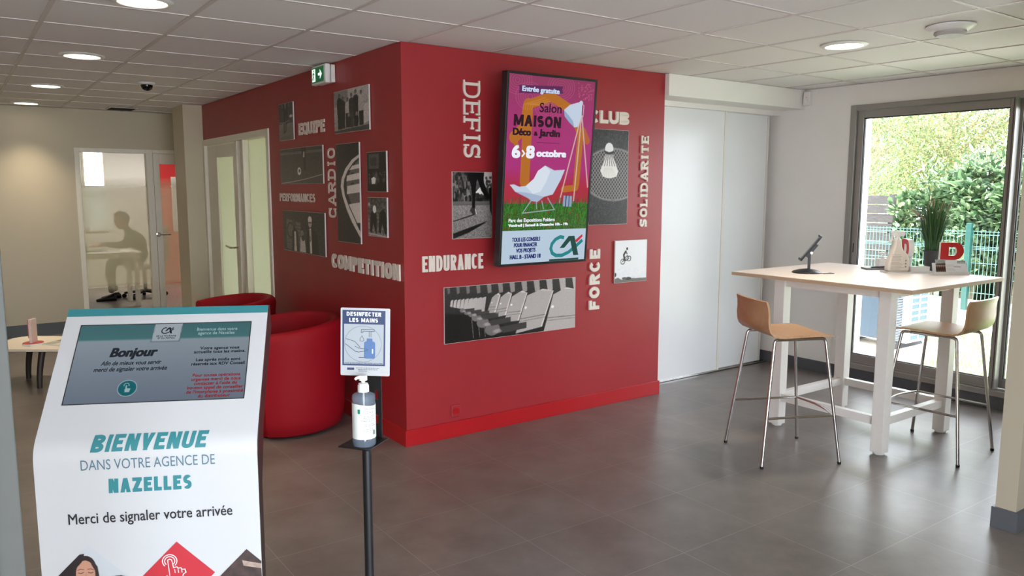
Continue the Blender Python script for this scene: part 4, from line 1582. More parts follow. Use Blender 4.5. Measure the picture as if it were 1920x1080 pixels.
p = dpic(110, (206, 212, 216))
p.grad((200, 206, 210), (212, 216, 222))
p.poly([(.0, .5), (.36, .86), (.46, .84), (.56, .74), (.60, .62), (.62, .44), (.2, .3)], (44, 38, 42))
p.ell(.44, .68, .14, .17, (52, 40, 40)).ell(.44, .57, .125, .21, (206, 152, 128))
p.poly([(.28, .86), (.44, .88), (.40, .76), (.31, .66), (.28, .5), (.16, .5)], (46, 38, 42)).poly([(.54, .78), (.60, .68), (.62, .48), (.56, .5), (.565, .62), (.52, .72)], (58, 46, 48))
p.line([(.35, .605), (.38, .597), (.415, .607)], .011, (60, 40, 40)).line([(.475, .605), (.51, .592), (.54, .60)], .011, (60, 40, 40)).line([(.345, .645), (.38, .658), (.42, .65)], .009, (80, 50, 46)).line([(.47, .65), (.51, .655), (.545, .637)], .009, (80, 50, 46)).line([(.45, .60), (.44, .54), (.455, .53)], .008, (176, 120, 100))
p.poly([(.64, .52), (.9, .53), (.98, .5), (.5, .02), (.5, .3)], (66, 68, 74))
p.a *= .82
diamond('woman_photo', -.143, .667, p)
m = MB().prism([(.055 + HD, .662), (.055, .662 + HD), (.055 - HD, .662), (.055, .662 - HD)], 0, .0003)
m.v = [(x, -.0006 - z, y) for x, y, z in m.v]
m.build('red_diamond', mat('red_print', (166, 40, 50), .4, var=.01), t)
m = MB()
cx, cz = .037, .699
for r_ in (.0165, .0115):
    m.ribbon([(cx + r_ * math.cos(R(a)), cz + r_ * math.sin(R(a))) for a in range(-45, 226, 15)], .0022, 0, .0003)
m.ribbon([(cx + .022, .64), (cx + .030, .664), (cx + .036, .668), (cx + .034, .676), (cx + .027, .676), (cx + .025, .680), (cx + .018, .680), (cx + .016, .683), (cx + .008, .682), (cx + .0045, .702), (cx, .704), (cx - .0045, .702), (cx - .001, .655), (cx - .008, .662), (cx - .012, .656), (cx, .636)], .0022, 0, .0003)
for a in (.010, .018, .026):
    m.ribbon([(cx + a, .678), (cx + a + .001, .668)], .0018, 0, .0003)
m.v = [(x, -.0012 - z, y) for x, y, z in m.v]
m.build('hand_symbol', mat('white_print', (206, 196, 196), .4), t)
m = MB().prism([(.2495, .6825), (.216, .716), (.131, .631), (.2495, .5125)], 0, .0003)
m.v = [(x, -.0006 - z, y) for x, y, z in m.v]
m.build('dark_diamond', mat('dark_brown_print', (58, 44, 42), .4, var=.5, scale=40), t)
m = MB().prism([(.205, .688), (.2495, .676), (.2495, .664), (.207, .674)], 0, .0003)
m.v = [(x, -.001 - z, y) for x, y, z in m.v]
m.build('dark_diamond_highlight', mat('beige_print', (150, 132, 120), .4, var=.3, scale=60), t)

# ------------------------------------------------------------------ hand sanitiser stand
SX, SY = -1.196, -2.0015
t = thing('sanitizer_stand', 'slim black floor stand holding a hand disinfection notice before the red corner', 'stand', (SX, SY, 0), R(-56))
MB().lathe([(0, 0), (.17, 0), (.17, .006), (.16, .01), (0, .01)], (0, .0, 0), n=40).build('base', m_blackmetal, t, smooth=True)
MB().tube([(0, .0, .008), (0, .0, .797)], .0145, 16).build('pole', m_blackmetal, t, smooth=True)
MB().box(-.064, -.062, .796, .044, .062, .80).build('tray', m_blackmetal, t, bevel=.001)
m = MB()
for z0, z1 in ((.80, .845), (.875, .925), (.955, 1.20)):
    m.box(-0.060, .058, z0, 0.022, .062, z1)
for z0, z1 in ((.845, .875), (.925, .955)):
    m.box(-0.060, .058, z0, -0.001, .062, z1)
    m.box(0.010, .058, z0, 0.022, .062, z1)
m.build('back_plate', m_blackmetal, t)
nf = Matrix.Translation((-.004, .012, 1.119)) @ Matrix.Rotation(R(56 - 35), 4, 'Z') @ Matrix.Rotation(R(90), 4, 'X') @ Matrix.Rotation(R(-1.6), 4, 'Z')
nw, nh = .153, .214
o = MB().prism(rrect(-nw / 2, -nh / 2, nw / 2, nh / 2, .004), -.003, 0).build('notice_sleeve', mat('clear_sleeve_paper', (182, 184, 186), .2, var=.015), t)
o.matrix_local = nf
sheet = o
m_nb = mat('notice_blue_print', (44, 60, 96), .3, var=.03)
m_nl = mat('notice_pale_print', (162, 169, 175), .25, var=.02)
m_nlb = mat('notice_light_blue_print', (82, 112, 156), .3, var=.02)
m_nt = mat('notice_grey_line_print', (70, 84, 98), .3)
m_nw = mat('notice_white_print', (240, 242, 244), .3)
L_, B_, T_ = -.071, -.075, .1
z = .0004
MB().prism([(L_, B_), (.062, B_), (.062, T_), (L_, T_)], z - .0003, z).build('notice_border', m_nb, sheet)
MB().prism([(L_ + .005, B_ + .005), (.057, B_ + .005), (.057, .0565), (L_ + .005, .0565)], z, z + .0002).build('notice_field', m_nl, sheet)
m = MB()
block(m, 'DESINFECTER', -.058, .049, .082, .0125, .0028, z + .0003, gap=.0022)
block(m, 'LES MAINS', -.05, .039, .063, .0125, .0028, z + .0003, gap=.0022)
m.build('lettering', m_nw, sheet)
m = MB()
cc = (-.007, -.006)
m.ribbon([(cc[0] + .057 * math.cos(2 * math.pi * i / 48), cc[1] + .057 * math.sin(2 * math.pi * i / 48)) for i in range(48)], .0008, z + .0003, z + .0005, True)
m.ribbon([(-.013, .030), (-.012, .040), (-.006, .0405), (.028, .0405), (.028, .0345), (-.007, .0345), (-.007, .030)], .0016, z + .0003, z + .0005, True)
m.ribbon([(.012, .034), (.012, .016)], .0015, z + .0003, z + .0005)
m.ribbon([(.018, .034), (.018, .016)], .0015, z + .0003, z + .0005)
m.ribbon([(-.010, .020), (-.016, .010), (-.0165, .006), (-.013, .0025), (-.008, .0025), (-.0045, .006), (-.005, .010)], .0014, z + .0003, z + .0005, True)
m.ribbon([(-.060, .010), (-.040, .004), (-.033, .002), (-.016, -.016), (-.019, -.020), (-.032, -.013)], .0017, z + .0003, z + .0005)
m.ribbon([(-.062, -.006), (-.030, -.030), (-.020, -.032), (.004, -.027), (.008, -.024), (.003, -.0215), (-.016, -.020)], .0017, z + .0004, z + .0006)
m.ribbon([(-.02, -.049), (.0, -.049)], .002, z + .0003, z + .0005)
text(m, 'POUR SE PROTEGER ET PROTEGER LES AUTRES', -.064, .055, -.069, .0035, z + .0003, bold=.0005)
m.build('line_drawing', m_nt, sheet)
m = MB()
m.prism(rrect(-.004, -.052, .031, .0025, .007), z + .0002, z + .0003)
m.prism([(.004, .002), (.023, .002), (.022, .012), (.005, .012)], z + .0002, z + .0003)
m.build('bottle_drawing', m_nlb, sheet)
MB().prism(rrect(.021, -.036, .0245, -.021, .0015), z + .0004, z + .0005).build('bottle_highlight', m_nw, sheet)
m = MB().prism([(-.056, -.089), (-.034, -.089), (-.034, -.082), (-.056, -.082)], z, z + .0002)
m.build('notice_logo', m_nb, sheet)
m = MB()
for i, (a, b) in enumerate(((-.028, .045), (-.022, .040), (-.02, .008))):
    yy = -.0835 - .0048 * i
    x = a
    rr = np.random.default_rng(40 + i)
    while x < b:
        w_ = rr.uniform(.002, .006)
        m.prism([(x, yy), (min(b, x + w_), yy), (min(b, x + w_), yy + .0018), (x, yy + .0018)], z, z + .0002)
        x += w_ + .0012
m.build('small_print', m_nt, sheet)

BZ = .8002
t = thing('sanitizer_bottle', 'clear pump bottle of hand gel with a white label on the black stand', 'bottle', (SX - .0135, SY - .014, BZ), R(-20))
m_clear, nt_, p_ = new_mat('clear_gel_bottle')
p_.inputs['Base Color'].default_value = lin((150, 164, 180)) + (1,)
p_.inputs['Roughness'].default_value = .06
p_.inputs['Alpha'].default_value = .3
p_.inputs['IOR'].default_value = 1.4
MB().lathe([(0, 0), (.0335, 0), (.036, .004), (.036, .154), (.0345, .160), (.031, .163), (.014, .165), (.014, .17), (0, .17)], n=40).build('bottle_body', m_clear, t, smooth=True)
m = MB()
n_ = 30
a0, a1 = -200, 10
vs, fs = [], []
for i in range(n_ + 1):
    a = R(a0 + (a1 - a0) * i / n_)
    vs += [(.0364 * math.cos(a), .0364 * math.sin(a), .026), (.0364 * math.cos(a), .0364 * math.sin(a), .134 + .004 * math.sin(i * .2))]
fs = [(2 * i, 2 * i + 2, 2 * i + 3, 2 * i + 1) for i in range(n_)]
lab = m.add(vs, fs).build('label', mat('bottle_label_paper', (226, 230, 226), .4, var=.01), t, smooth='all')


def wrap(mb, r_, mid):
    mb.v = [((r_ + z_) * math.cos(R(mid) + x / r_), (r_ + z_) * math.sin(R(mid) + x / r_), y) for x, y, z_ in mb.v]
    return mb


m = MB()
rr = np.random.default_rng(5)
for k in range(16):
    if k in (4, 9, 12, 15):
        continue
    x, y = -.016, .125 - .0052 * k
    end = .022 - rr.uniform(0, .012)
    while x < end:
        w_ = rr.uniform(.002, .006)
        m.prism([(x, y), (x + w_, y), (x + w_, y + .0016), (x, y + .0016)], .0002, .0004)
        x += w_ + .0012
for k in range(7):
    m.prism([(.014 + k * .0016, .038), (.0148 + k * .0016, .038), (.0148 + k * .0016, .052), (.014 + k * .0016, .052)], .0002, .0004)
wrap(m, .0366, -72).build('small_print', mat('label_grey_print', (112, 114, 116), .5), lab)
wrap(MB().prism([(-.034, .108), (-.026, .108), (-.026, .122), (-.034, .122)], .0002, .0004), .0366, -72).build('green_logo', mat('label_green_print', (40, 132, 104), .4), lab)
m = MB().lathe([(0, .17), (.0175, .17), (.0175, .19), (.015, .192), (.015, .196), (.006, .198), (.006, .208), (0, .208)], n=28)
m.lathe([(0, .206), (.013, .206), (.013, .217), (.011, .221), (0, .222)], n=24)
m.tube([(0, 0, .215), (-.014, -.004, .216), (-.022, -.006, .214), (-.025, -.007, .21)], [.006, .005, .0045, .004], 12)
m.build('pump', m_whiteplastic, t, smooth=True)
MB().tube([(0, 0, .165), (.002, 0, .01)], .003, 8).build('dip_tube', m_whiteplastic, t)

# ------------------------------------------------------------------ tub armchairs


def armchair(loc, rz, label):
    t_ = thing('tub_armchair', label, 'armchair', loc, rz, group='red tub armchairs')
    m_ = MB()
    N_ = 56
    a_open = 118                                   # opening faces local -x
    rows = []
    vs, fs = [], []
    for i in range(N_ + 1):
        a = -a_open + 2 * a_open * i / N_
        k = abs(a) / a_open
        zt = .735 - .055 * max(0, (k - .25) / .75) ** 1.5
        ro_b, ro_t, th = .372, .405, .085
        ring = []
        for z_, r_ in ((.012, ro_b - .03), (.03, ro_b), (.12, ro_b + .016), (.3, ro_b + .026), (zt - .12, ro_t - .008), (zt - .05, ro_t), (zt - .018, ro_t - .006), (zt - .003, ro_t - .024),
                       (zt, ro_t - .045), (zt - .006, ro_t - .066), (zt - .03, ro_t - th), (zt - .1, ro_t - th - .004), (.38, ro_t - th - .02), (.30, ro_t - th - .03), (.012, ro_b - th)):
            ring.append((r_ * math.cos(R(a)) * 1.0, r_ * math.sin(R(a)), z_))
        rows.append(len(vs))
        vs += ring
    q = 15
    for i in range(N_):
        for j in range(q):
            fs.append((rows[i] + j, rows[i + 1] + j, rows[i + 1] + (j + 1) % q, rows[i] + (j + 1) % q))
    fs += [tuple(range(rows[0] + q - 1, rows[0] - 1, -1)), tuple(range(rows[N_], rows[N_] + q))]
    m_.add(vs, fs)
    m_.build('shell', m_fabric, t_, smooth=True, angle=70)
    MB().lathe([(0, .012), (.325, .012), (.350, .05), (.356, .30), (.345, .32), (0, .32)], n=48, sx=.98).build('seat_base', m_fabric, t_, smooth=True)
    MB().lathe([(0, .315), (.27, .315), (.296, .335), (.30, .38), (.285, .415), (.24, .428), (0, .432)], (-.03, 0, 0), n=48).build('seat_cushion', m_fabric, t_, smooth=True)
    for sx, sy in ((.2, .2), (.2, -.2), (-.2, .2), (-.2, -.2)):
        MB().lathe([(0, 0), (.02, 0), (.02, .025), (0, .025)], (sx, sy, 0), n=14).build('foot', m_black, t_)
    return t_


armchair((-.445, .895, 0), R(-10), 'red tub armchair nearer the red corner, beside the kiosk')
armchair((-.505, 2.1, 0), R(-12), 'red tub armchair farther back, in front of the corner door')

# ------------------------------------------------------------------ coffee table
t = thing('coffee_table', 'low pale coffee table with dark curved legs near the cream back wall', 'coffee table', (-1.606, 3.11, 0), R(-35))
MB().prism(rrect(-.42, -.278, .42, .278, .12, 8), .318, .34).build('tabletop', mat('pale_tabletop', (226, 214, 196), .4, var=.02), t, bevel=.003)
for x, y in ((-.30, .15), (.30, .15), (-.02, -.17)):
    m = MB()
    d = Vector((x, y)).normalized()
    pts = []
    for i in range(9):
        k = i / 8
        r_ = .055 * math.sin(k * math.pi / 2)
        pts.append((x - d.x * (.055 - r_) * 1.2, y - d.y * (.055 - r_) * 1.2, .318 * (1 - k)))
    pts[-1] = (pts[-1][0], pts[-1][1], 0)
    m.tube(pts, [.026 - .006 * i / 8 for i in range(9)], 12)
    m.build('leg', mat('dark_brown_leg', (52, 44, 38), .5), t, smooth=True)
t = thing('table_sign', 'small upright pink and white table sign on a round red base', 'table sign', (-1.735, 3.08, .3402), R(60))
MB().lathe([(0, 0), (.075, 0), (.075, .016), (0, .016)], n=36).build('base', m_whiteplastic, t)
MB().lathe([(0, .016), (.074, .016), (.074, .019), (0, .019)], n=36).build('base_cover', mat('coral_red_acrylic', (190, 62, 54), .35), t)
MB().box(-.045, -.014, .019, .045, .008, .21).build('upright', mat('pale_pink_acrylic', (224, 200, 192), .35), t, bevel=.002)
MB().box(-.044, .008, .06, .044, .014, .21).build('front_plate', mat('coral_red_plate', (186, 84, 74), .35), t, bevel=.001)
p = Pic(40, 54, (210, 206, 196))
p.poly([(.08, .5), (.92, .5), (.92, .94), (.08, .94)], (120, 116, 100)).poly([(.2, .55), (.5, .85), (.8, .6)], (70, 74, 60)).poly([(.08, .06), (.5, .06), (.5, .44), (.08, .44)], (168, 164, 150)).noise(18, 2, 50)
t = thing('magazine', 'folded magazine lying flat on the coffee table', 'magazine', (-1.52, 3.06, .3402), R(-50))
MB().box(-.105, -.148, 0, .105, .148, .004).build('pages', mat('magazine_paper', (214, 210, 200), .5), t)
p.surface('cover', -.105, .105, -.148, .148, .0045, m_print, t)

# ------------------------------------------------------------------ high table and stools
TZ = 1.042
t = thing('high_table', 'tall square meeting table with beech top and white square legs', 'table', (2.64, -1.40, 0))
TX0, TX1, TY0, TY1 = 2.072 - 2.64, 3.20 - 2.64, -2.016 + 1.40, -.786 + 1.40
MB().box(TX0, TY0, TZ - .004, TX1, TY1, TZ).build('tabletop', m_beech, t, bevel=.0015)
MB().box(TX0 + .0005, TY0 + .0005, TZ - .024, TX1 - .0005, TY1 - .0005, TZ - .0042).build('top_edge', m_beechedge, t)
LX, LY = (2.275 - 2.64, 3.03 - 2.64), (-1.775 + 1.40, -1.05 + 1.40)
hl = .038
for x in LX:
    for y in LY:
        lg = MB().box(x - hl, y - hl, .014, x + hl, y + hl, TZ - .025).build('leg', m_whitemetal, t, bevel=.003)
        MB().lathe([(0, 0), (.03, 0), (.034, .006), (.034, .015), (0, .015)], (x, y, 0), n=20).build('glide', m_whiteplastic, lg)
a = .03
m = MB()
for y in LY:
    m.box(LX[0] + hl, y - .02, .955, LX[1] - hl, y + .02, TZ - .025)
for x in LX:
    m.box(x - .02, LY[0] + hl, .955, x + .02, LY[1] - hl, TZ - .025)
m.build('apron', m_whitemetal, t)
m = MB()
for y in LY:
    m.box(LX[0] + hl, y - .022, .178, LX[1] - hl, y + .022, .228)
for x in LX:
    m.box(x - .022, LY[0] + hl, .178, x + .022, LY[1] - hl, .228)
m.build('stretcher_frame', m_whitemetal, t)


def smooth_path(pts, r, n=6):
    """polyline with rounded corners"""
    P = [Vector(p_) for p_ in pts]
    out = [P[0]]
    for i in range(1, len(P) - 1):
        a_, b_, c_ = P[i - 1], P[i], P[i + 1]
        d1, d2 = (a_ - b_), (c_ - b_)
        rr_ = min(r, d1.length * .45, d2.length * .45)
        s_, e_ = b_ + d1.normalized() * rr_, b_ + d2.normalized() * rr_
        for k in range(n + 1):
            q_ = k / n
            out.append(s_ * (1 - q_) ** 2 + b_ * 2 * q_ * (1 - q_) + e_ * q_ * q_)
    out.append(P[-1])
    return out


def bar_stool(loc, rz, label):
    t_ = thing('bar_stool', label, 'bar stool', loc, rz, group='bar stools at the high table')
    fx, fy = .243, .238              # feet
    tx, ty, zt = .155, .165, .735    # top bends
    # plywood shell: seat curving up into the backrest
    prof_ = [(.205, .748), (.185, .757), (.14, .763), (.06, .763), (-.03, .760), (-.10, .757), (-.145, .759), (-.175, .768), (-.195, .786), (-.205, .812), (-.209, .85), (-.208, .89), (-.212, .93), (-.222, .962)]
    m_ = MB()
    th = .011
    vs = []
    n_ = len(prof_)
    W2 = []
    for i, (x, z_) in enumerate(prof_):
        k = i / (n_ - 1)
        w_ = .2 if i < 10 else .2 - .012 * ((i - 9) / 4) ** 2
        if i == 0:
            w_ = .18
        W2.append(w_)
    cols = 9
    for side in (0, 1):
        for i, (x, z_) in enumerate(prof_):
            a_ = Vector(prof_[max(0, i - 1)])
            b_ = Vector(prof_[min(n_ - 1, i + 1)])
            d_ = (b_ - a_).normalized()
            nn = Vector((d_.y, -d_.x))           # up / forward side
            if nn.y < 0 and i < 6:
                nn = -nn
            for c_ in range(cols):
                s_ = -1 + 2 * c_ / (cols - 1)
                bowl = -.006 * (1 - s_ * s_) if 2 <= i < 8 else (-.018 * (1 - s_ * s_) if i >= 8 else -.003 * (1 - s_ * s_))
                off = (0 if side == 0 else -th)
                vs.append((x + nn.x * (off + (bowl if i >= 6 else 0)), W2[i] * s_, z_ + nn.y * off + (bowl if i < 6 else 0)))
    g_ = lambda s_, i, c_: s_ * n_ * cols + i * cols + c_
    fs = []
    for i in range(n_ - 1):
        for c_ in range(cols - 1):
            fs.append((g_(0, i, c_), g_(0, i, c_ + 1), g_(0, i + 1, c_ + 1), g_(0, i + 1, c_)))
            fs.append((g_(1, i, c_), g_(1, i + 1, c_), g_(1, i + 1, c_ + 1), g_(1, i, c_ + 1)))
        fs.append((g_(0, i, 0), g_(0, i + 1, 0), g_(1, i + 1, 0), g_(1, i, 0)))
        fs.append((g_(0, i, cols - 1), g_(1, i, cols - 1), g_(1, i + 1, cols - 1), g_(0, i + 1, cols - 1)))
    for c_ in range(cols - 1):
        fs.append((g_(0, 0, c_), g_(1, 0, c_), g_(1, 0, c_ + 1), g_(0, 0, c_ + 1)))
        fs.append((g_(0, n_ - 1, c_), g_(0, n_ - 1, c_ + 1), g_(1, n_ - 1, c_ + 1), g_(1, n_ - 1, c_)))
    m_.add(vs, fs).build('seat_shell', m_ply, t_, smooth=True, angle=50)
    R_ = .0095
    for sy in (1, -1):
        MB().tube([(tx - .045, sy * ty, zt), (-tx + .045, sy * ty, zt)], R_, 12).build('seat_rail', m_chrome, t_, smooth=True)
        for sx in (1, -1):
            path = smooth_path([(sx * fx, sy * fy, .012), (sx * (tx + .003), sy * (ty + .002), zt), (sx * (tx - .046), sy * ty, zt)], .06, 8)
            lg_ = MB().tube(path, R_, 12).build('leg', m_chrome, t_, smooth=True)
            MB().lathe([(0, 0), (.0105, 0), (.0115, .014), (0, .014)], (sx * fx, sy * fy, 0), n=14).build('foot_cap', m_black, lg_)
    for sx in (.09, -.09):
        MB().box(sx - .012, -ty, zt - .004, sx + .012, ty, zt + .008).build('cross_plate', m_chrome, t_)
    zf = .285
    k = 1 - zf / zt
    ax, ay = tx + (fx - tx) * k, ty + (fy - ty) * k
    ring = [(ax, -ay, zf), (ax, ay, zf)]
    MB().tube([(-ax, -ay, zf), (ax, -ay, zf)], .007, 10).build('stretcher', m_chrome, t_, smooth=True)
    MB().tube([(-ax, ay, zf), (ax, ay, zf)], .007, 10).build('stretcher', m_chrome, t_, smooth=True)
    MB().tube([(ax + .035 * math.sin(math.pi * i / 10), -ay + 2 * ay * i / 10, zf) for i in range(11)], .007, 10).build('footrest', m_chrome, t_, smooth=True)
    return t_


bar_stool((1.80, -1.417, 0), R(-26), 'bar stool left of the table, its plywood back towards the red wall')
bar_stool((2.656, -1.914, 0), R(92), 'bar stool right of the table, its plywood back towards the wall stub')

# ------------------------------------------------------------------ things on the high table
Z1 = TZ + .0003
ang = math.atan2(_rt.y, _rt.x)
t = thing('tablet_stand', 'black round-based tablet stand on the near corner of the high table', 'tablet stand', (2.405, -1.135, Z1), ang - R(20))
MB().lathe([(0, 0), (.092, 0), (.094, .005), (.085, .012), (.05, .022), (.02, .027), (0, .028)], n=40).build('base', m_black, t, smooth=True)
MB().box(.004, -.012, .022, .022, .012, .135).build('post', m_black, t, bevel=.003)
tb = Matrix.Translation((.015, 0, .168)) @ Matrix.Rotation(R(-53), 4, 'Y')
m = MB().box(-.06, -.03, -.03, .045, .03, -.012)
m.box(-.098, -.04, -.014, .094, .04, -.008)
m.box(-.104, -.03, -.014, -.092, .03, .012).box(.090, -.03, -.014, .102, .03, .012)
xf(m, tb).build('clamp', m_black, t, bevel=.002)
xf(MB().tube([(-.02, -.034, -.028), (-.02, .034, -.028)], .008, 10), tb).build('hinge', m_chrome, t)
tt = thing('tablet', 'thin dark tablet held tilted in the black stand', 'tablet', (2.405, -1.135, Z1), ang - R(20))
xf(MB().box(-.090, -.065, -.0065, .089, .065, .0015), tb).build('housing', mat('dark_tablet_body', (40, 38, 40), .3, metal=.3), tt, bevel=.002)
xf(MB().box(-.085, -.059, .0016, .084, .059, .0022), tb).build('screen', mat('dark_glass_screen', (20, 20, 22), .08), tt)
t = thing('badge_card', 'small black and white card lying beside the tablet stand', 'card', (2.475, -1.24, Z1), ang + .3)
MB().box(-.04, -.025, 0, .04, .025, .003).build('card', m_black, t, bevel=.001)
MB().box(-.038, .0, .003, .02, .024, .0036).build('white_label', m_whiteplastic, t)

FX = Vector((_rt.x, _rt.y, 0)).normalized()
FB = Vector((-FX.y, FX.x, 0))                       # away from the viewer
t = thing('display_tray', 'shallow clear acrylic tray on the high table under the spray bottle', 'tray', (2.99, -1.50, Z1), ang)
m = MB().prism(rrect(-.165, -.06, .165, .045, .02), 0, .004)
m.ribbon(rrect(-.162, -.057, .162, .042, .02), .005, .004, .010, True)
m.build('tray', mat('clear_acrylic', (214, 212, 212), .15, var=.01), t)
t = thing('spray_bottle', 'white plastic trigger spray bottle with grey label print on the high table', 'spray bottle', (2.945, -1.455, Z1 + .0045), ang)
prof_ = [(-.07, .0), (.068, .0), (.072, .01), (.072, .075), (.06, .115), (.03, .142), (.017, .17), (.012, .215), (-.03, .215), (-.036, .17), (-.048, .12), (-.066, .07), (-.072, .02)]
bm_ = MB()
bm_.prism_axis(prof_[::-1], -.03, .03, 'y')
bm_.build('bottle_body', mat('milky_plastic', (226, 216, 204), .35, var=.02), t, bevel=.012)
m = MB().lathe([(0, .213), (.017, .213), (.017, .232), (.012, .236), (0, .236)], (-.009, 0, 0), n=20)
m.prism_axis([(-.045, .238), (.03, .236), (.04, .25), (.038, .268), (-.03, .274), (-.05, .262)][::-1], -.012, .012, 'y')
m.prism_axis([(-.05, .238), (-.035, .238), (-.042, .205), (-.055, .19), (-.06, .194)], -.006, .006, 'y')
m.build('trigger_head', mat('clear_white_plastic', (236, 234, 232), .3), t)
m = MB()
rr = np.random.default_rng(8)
for k in range(11):
    y = .112 - .0095 * k
    x = -.052
    e_ = x + rr.uniform(.05, .085)
    while x < e_:
        w_ = rr.uniform(.004, .012)
        m.quad((x, -.0302, y), (x + w_, -.0302, y), (x + w_, -.0302, y + .0025), (x, -.0302, y + .0025))
        x += w_ + .002
for k in range(3):
    m.quad((.04, -.0302, .03 + .02 * k), (.05, -.0302, .03 + .02 * k), (.05, -.0302, .04 + .02 * k), (.04, -.0302, .04 + .02 * k))
m.build('label_print', mat('brown_grey_print', (150, 132, 120), .5), t)
t = thing('card_box', 'low white card box beside the spray bottle on the clear tray', 'box', (3.055, -1.545, Z1 + .0045), ang)
m = MB().box(-.062, -.03, 0, .062, .03, .003).box(-.062, -.03, 0, -.059, .03, .036).box(.059, -.03, 0, .062, .03, .036).box(-.062, .027, 0, .062, .03, .036).box(-.062, -.03, 0, .062, -.027, .036)
m.build('box', m_whiteplastic, t)
MB().box(-.056, -.025, .003, .056, .025, .033).build('cards', mat('white_card_paper', (238, 238, 238), .5), t)

m_redface = mat('glossy_red_face', (200, 38, 42), .3, var=.02)


def d_outline(w_, h_, r_=None, n=12):
    return [(0, 0), (w_ * .62, 0)] + [(w_ * .62 + w_ * .38 * math.sin(R(180 - a)), h_ / 2 - h_ / 2 * math.cos(R(a))) for a in np.linspace(0, 180, n)][1:-1] + [(w_ * .62, h_), (0, h_)]


def d_sign(loc, rz, w_, h_, z0, th, label, stem=False, tail=False):
    t_ = thing('letter_sign', label, 'letter sign', loc, rz, group='red letter signs on the high table')
    o_ = d_outline(w_, h_)
    i_ = [(w_ * .36 + x * .34, h_ * .24 + y * .5) for x, y in d_outline(w_, h_)]
    # ring between outline and counter, same vertex count
    m_, f_ = MB(), MB()
    n_ = len(o_)
    for mm, a0, a1, both in ((m_, -th, 0, True), (f_, 0.0004, .0012, True)):
        vs = [(x - w_ / 2, -a0, y + z0) for x, y in o_] + [(x - w_ / 2, -a0, y + z0) for x, y in i_] + [(x - w_ / 2, -a1, y + z0) for x, y in o_] + [(x - w_ / 2, -a1, y + z0) for x, y in i_]
        fs = []
        for k in range(n_):
            j = (k + 1) % n_
            fs += [(2 * n_ + k, 2 * n_ + j, 3 * n_ + j, 3 * n_ + k), (k, n_ + k, n_ + j, j), (k, j, 2 * n_ + j, 2 * n_ + k), (n_ + k, 3 * n_ + k, 3 * n_ + j, n_ + j)]
        mm.add(vs, fs)
    m_.build('letter_block', m_whiteplastic, t_)
    f_.build('letter_face', m_redface, t_)
    if stem:
        MB().prism_axis([(-w_ * .18, 0), (w_ * .18, 0), (w_ * .30, z0 + .002), (-w_ * .34, z0 + .002)], 0, th, 'y').build('stem', m_whiteplastic, t_)
        MB().prism_axis([(-w_ * .06, 0), (w_ * .10, 0), (w_ * .28, z0 + .001), (-w_ * .3, z0 + .001)], -.0012, -.0002, 'y').build('stem_face', m_redface, t_)
    else:
        MB().box(-w_ * .4, 0, 0, w_ * .4, th, z0).build('stem', m_whiteplastic, t_)
    MB().box(-w_ * .5, -.03, -.0002, w_ * .5, .03 + th, .003).build('base', m_whiteplastic, t_)
    return t_


d_sign((3.10, -1.425, Z1 + .0003), ang - R(98), .14, .125, .09, .035, 'red letter sign with a tapering stem, seen edge-on behind the spray bottle', stem=True)
d_sign((3.184, -1.696, Z1 + .0003), ang, .155, .115, .088, .02, 'red letter D sign facing the viewer above the leaflets')

t = thing('leaflet_holder', 'clear leaflet holder on the right edge of the high table', 'holder', (3.075, -1.745, Z1), ang + R(0))
m = MB().box(-.115, -.02, 0, .115, .035, .003)
m.quad((-.115, .0, .003), (.115, .0, .003), (.115, .02, .075), (-.115, .02, .075))
m.box(-.115, -.02, .003, .115, -.018, .02)
m.build('holder', mat('clear_holder', (224, 224, 226), .12), t)
LF = Matrix.Rotation(R(-14), 4, 'X')
for i, (x0_, x1_, label, dz) in enumerate(((-.098, -.032, 'leaflet with a dark photo of people, left in the clear holder', .098), (-.034, .098, 'white leaflet with a green bottom edge, right in the clear holder', .09))):
    tl = thing('leaflet', label, 'leaflet', (3.075, -1.745, Z1 + .0035), ang, group='leaflets in the holder')
    mm = Matrix.Translation((0, -.010 - .003 * i, 0)) @ LF
    xf(MB().box(x0_, -.0008, 0, x1_, .0008, dz), mm).build('sheet', mat('leaflet_paper', (236, 236, 238), .4), tl)
    if i == 0:
        p = Pic(40, 50, (170, 160, 150))
        p.grad((190, 150, 120), (150, 160, 165)).poly([(0, .62), (1, .62), (1, .74), (0, .70)], (60, 60, 60)).noise(16, 3, 60)
        for k in range(5):
            p.ell(.12 + .19 * k, .36, .09, .2, (40 + 8 * k, 34, 32)).ell(.12 + .19 * k, .58, .05, .06, (150, 110, 90))
    else:
        p = Pic(80, 56, (226, 226, 230))
        p.poly([(0, 0), (.6, 0), (.6, .12), (0, .12)], (88, 132, 60)).poly([(.6, 0), (1, 0), (1, .12), (.6, .12)], (196, 196, 202))
        p.poly([(.58, .80), (.96, .80), (.96, .96), (.58, .96)], (96, 106, 110)).poly([(.61, .84), (.93, .84), (.93, .92), (.61, .92)], (176, 182, 184))
        p.line([(.42, .54), (.72, .54)], .035, (120, 120, 120))
        for k in range(4):
            p.line([(.06, .68 - .12 * k), (.40 + .08 * (k % 2), .68 - .12 * k)], .014, (160, 160, 164))
    s_ = p.surface('printed_face', x0_, x1_, 0, dz, .0012, m_print, tl)
    s_.matrix_local = mm @ Matrix.Rotation(R(90), 4, 'X')

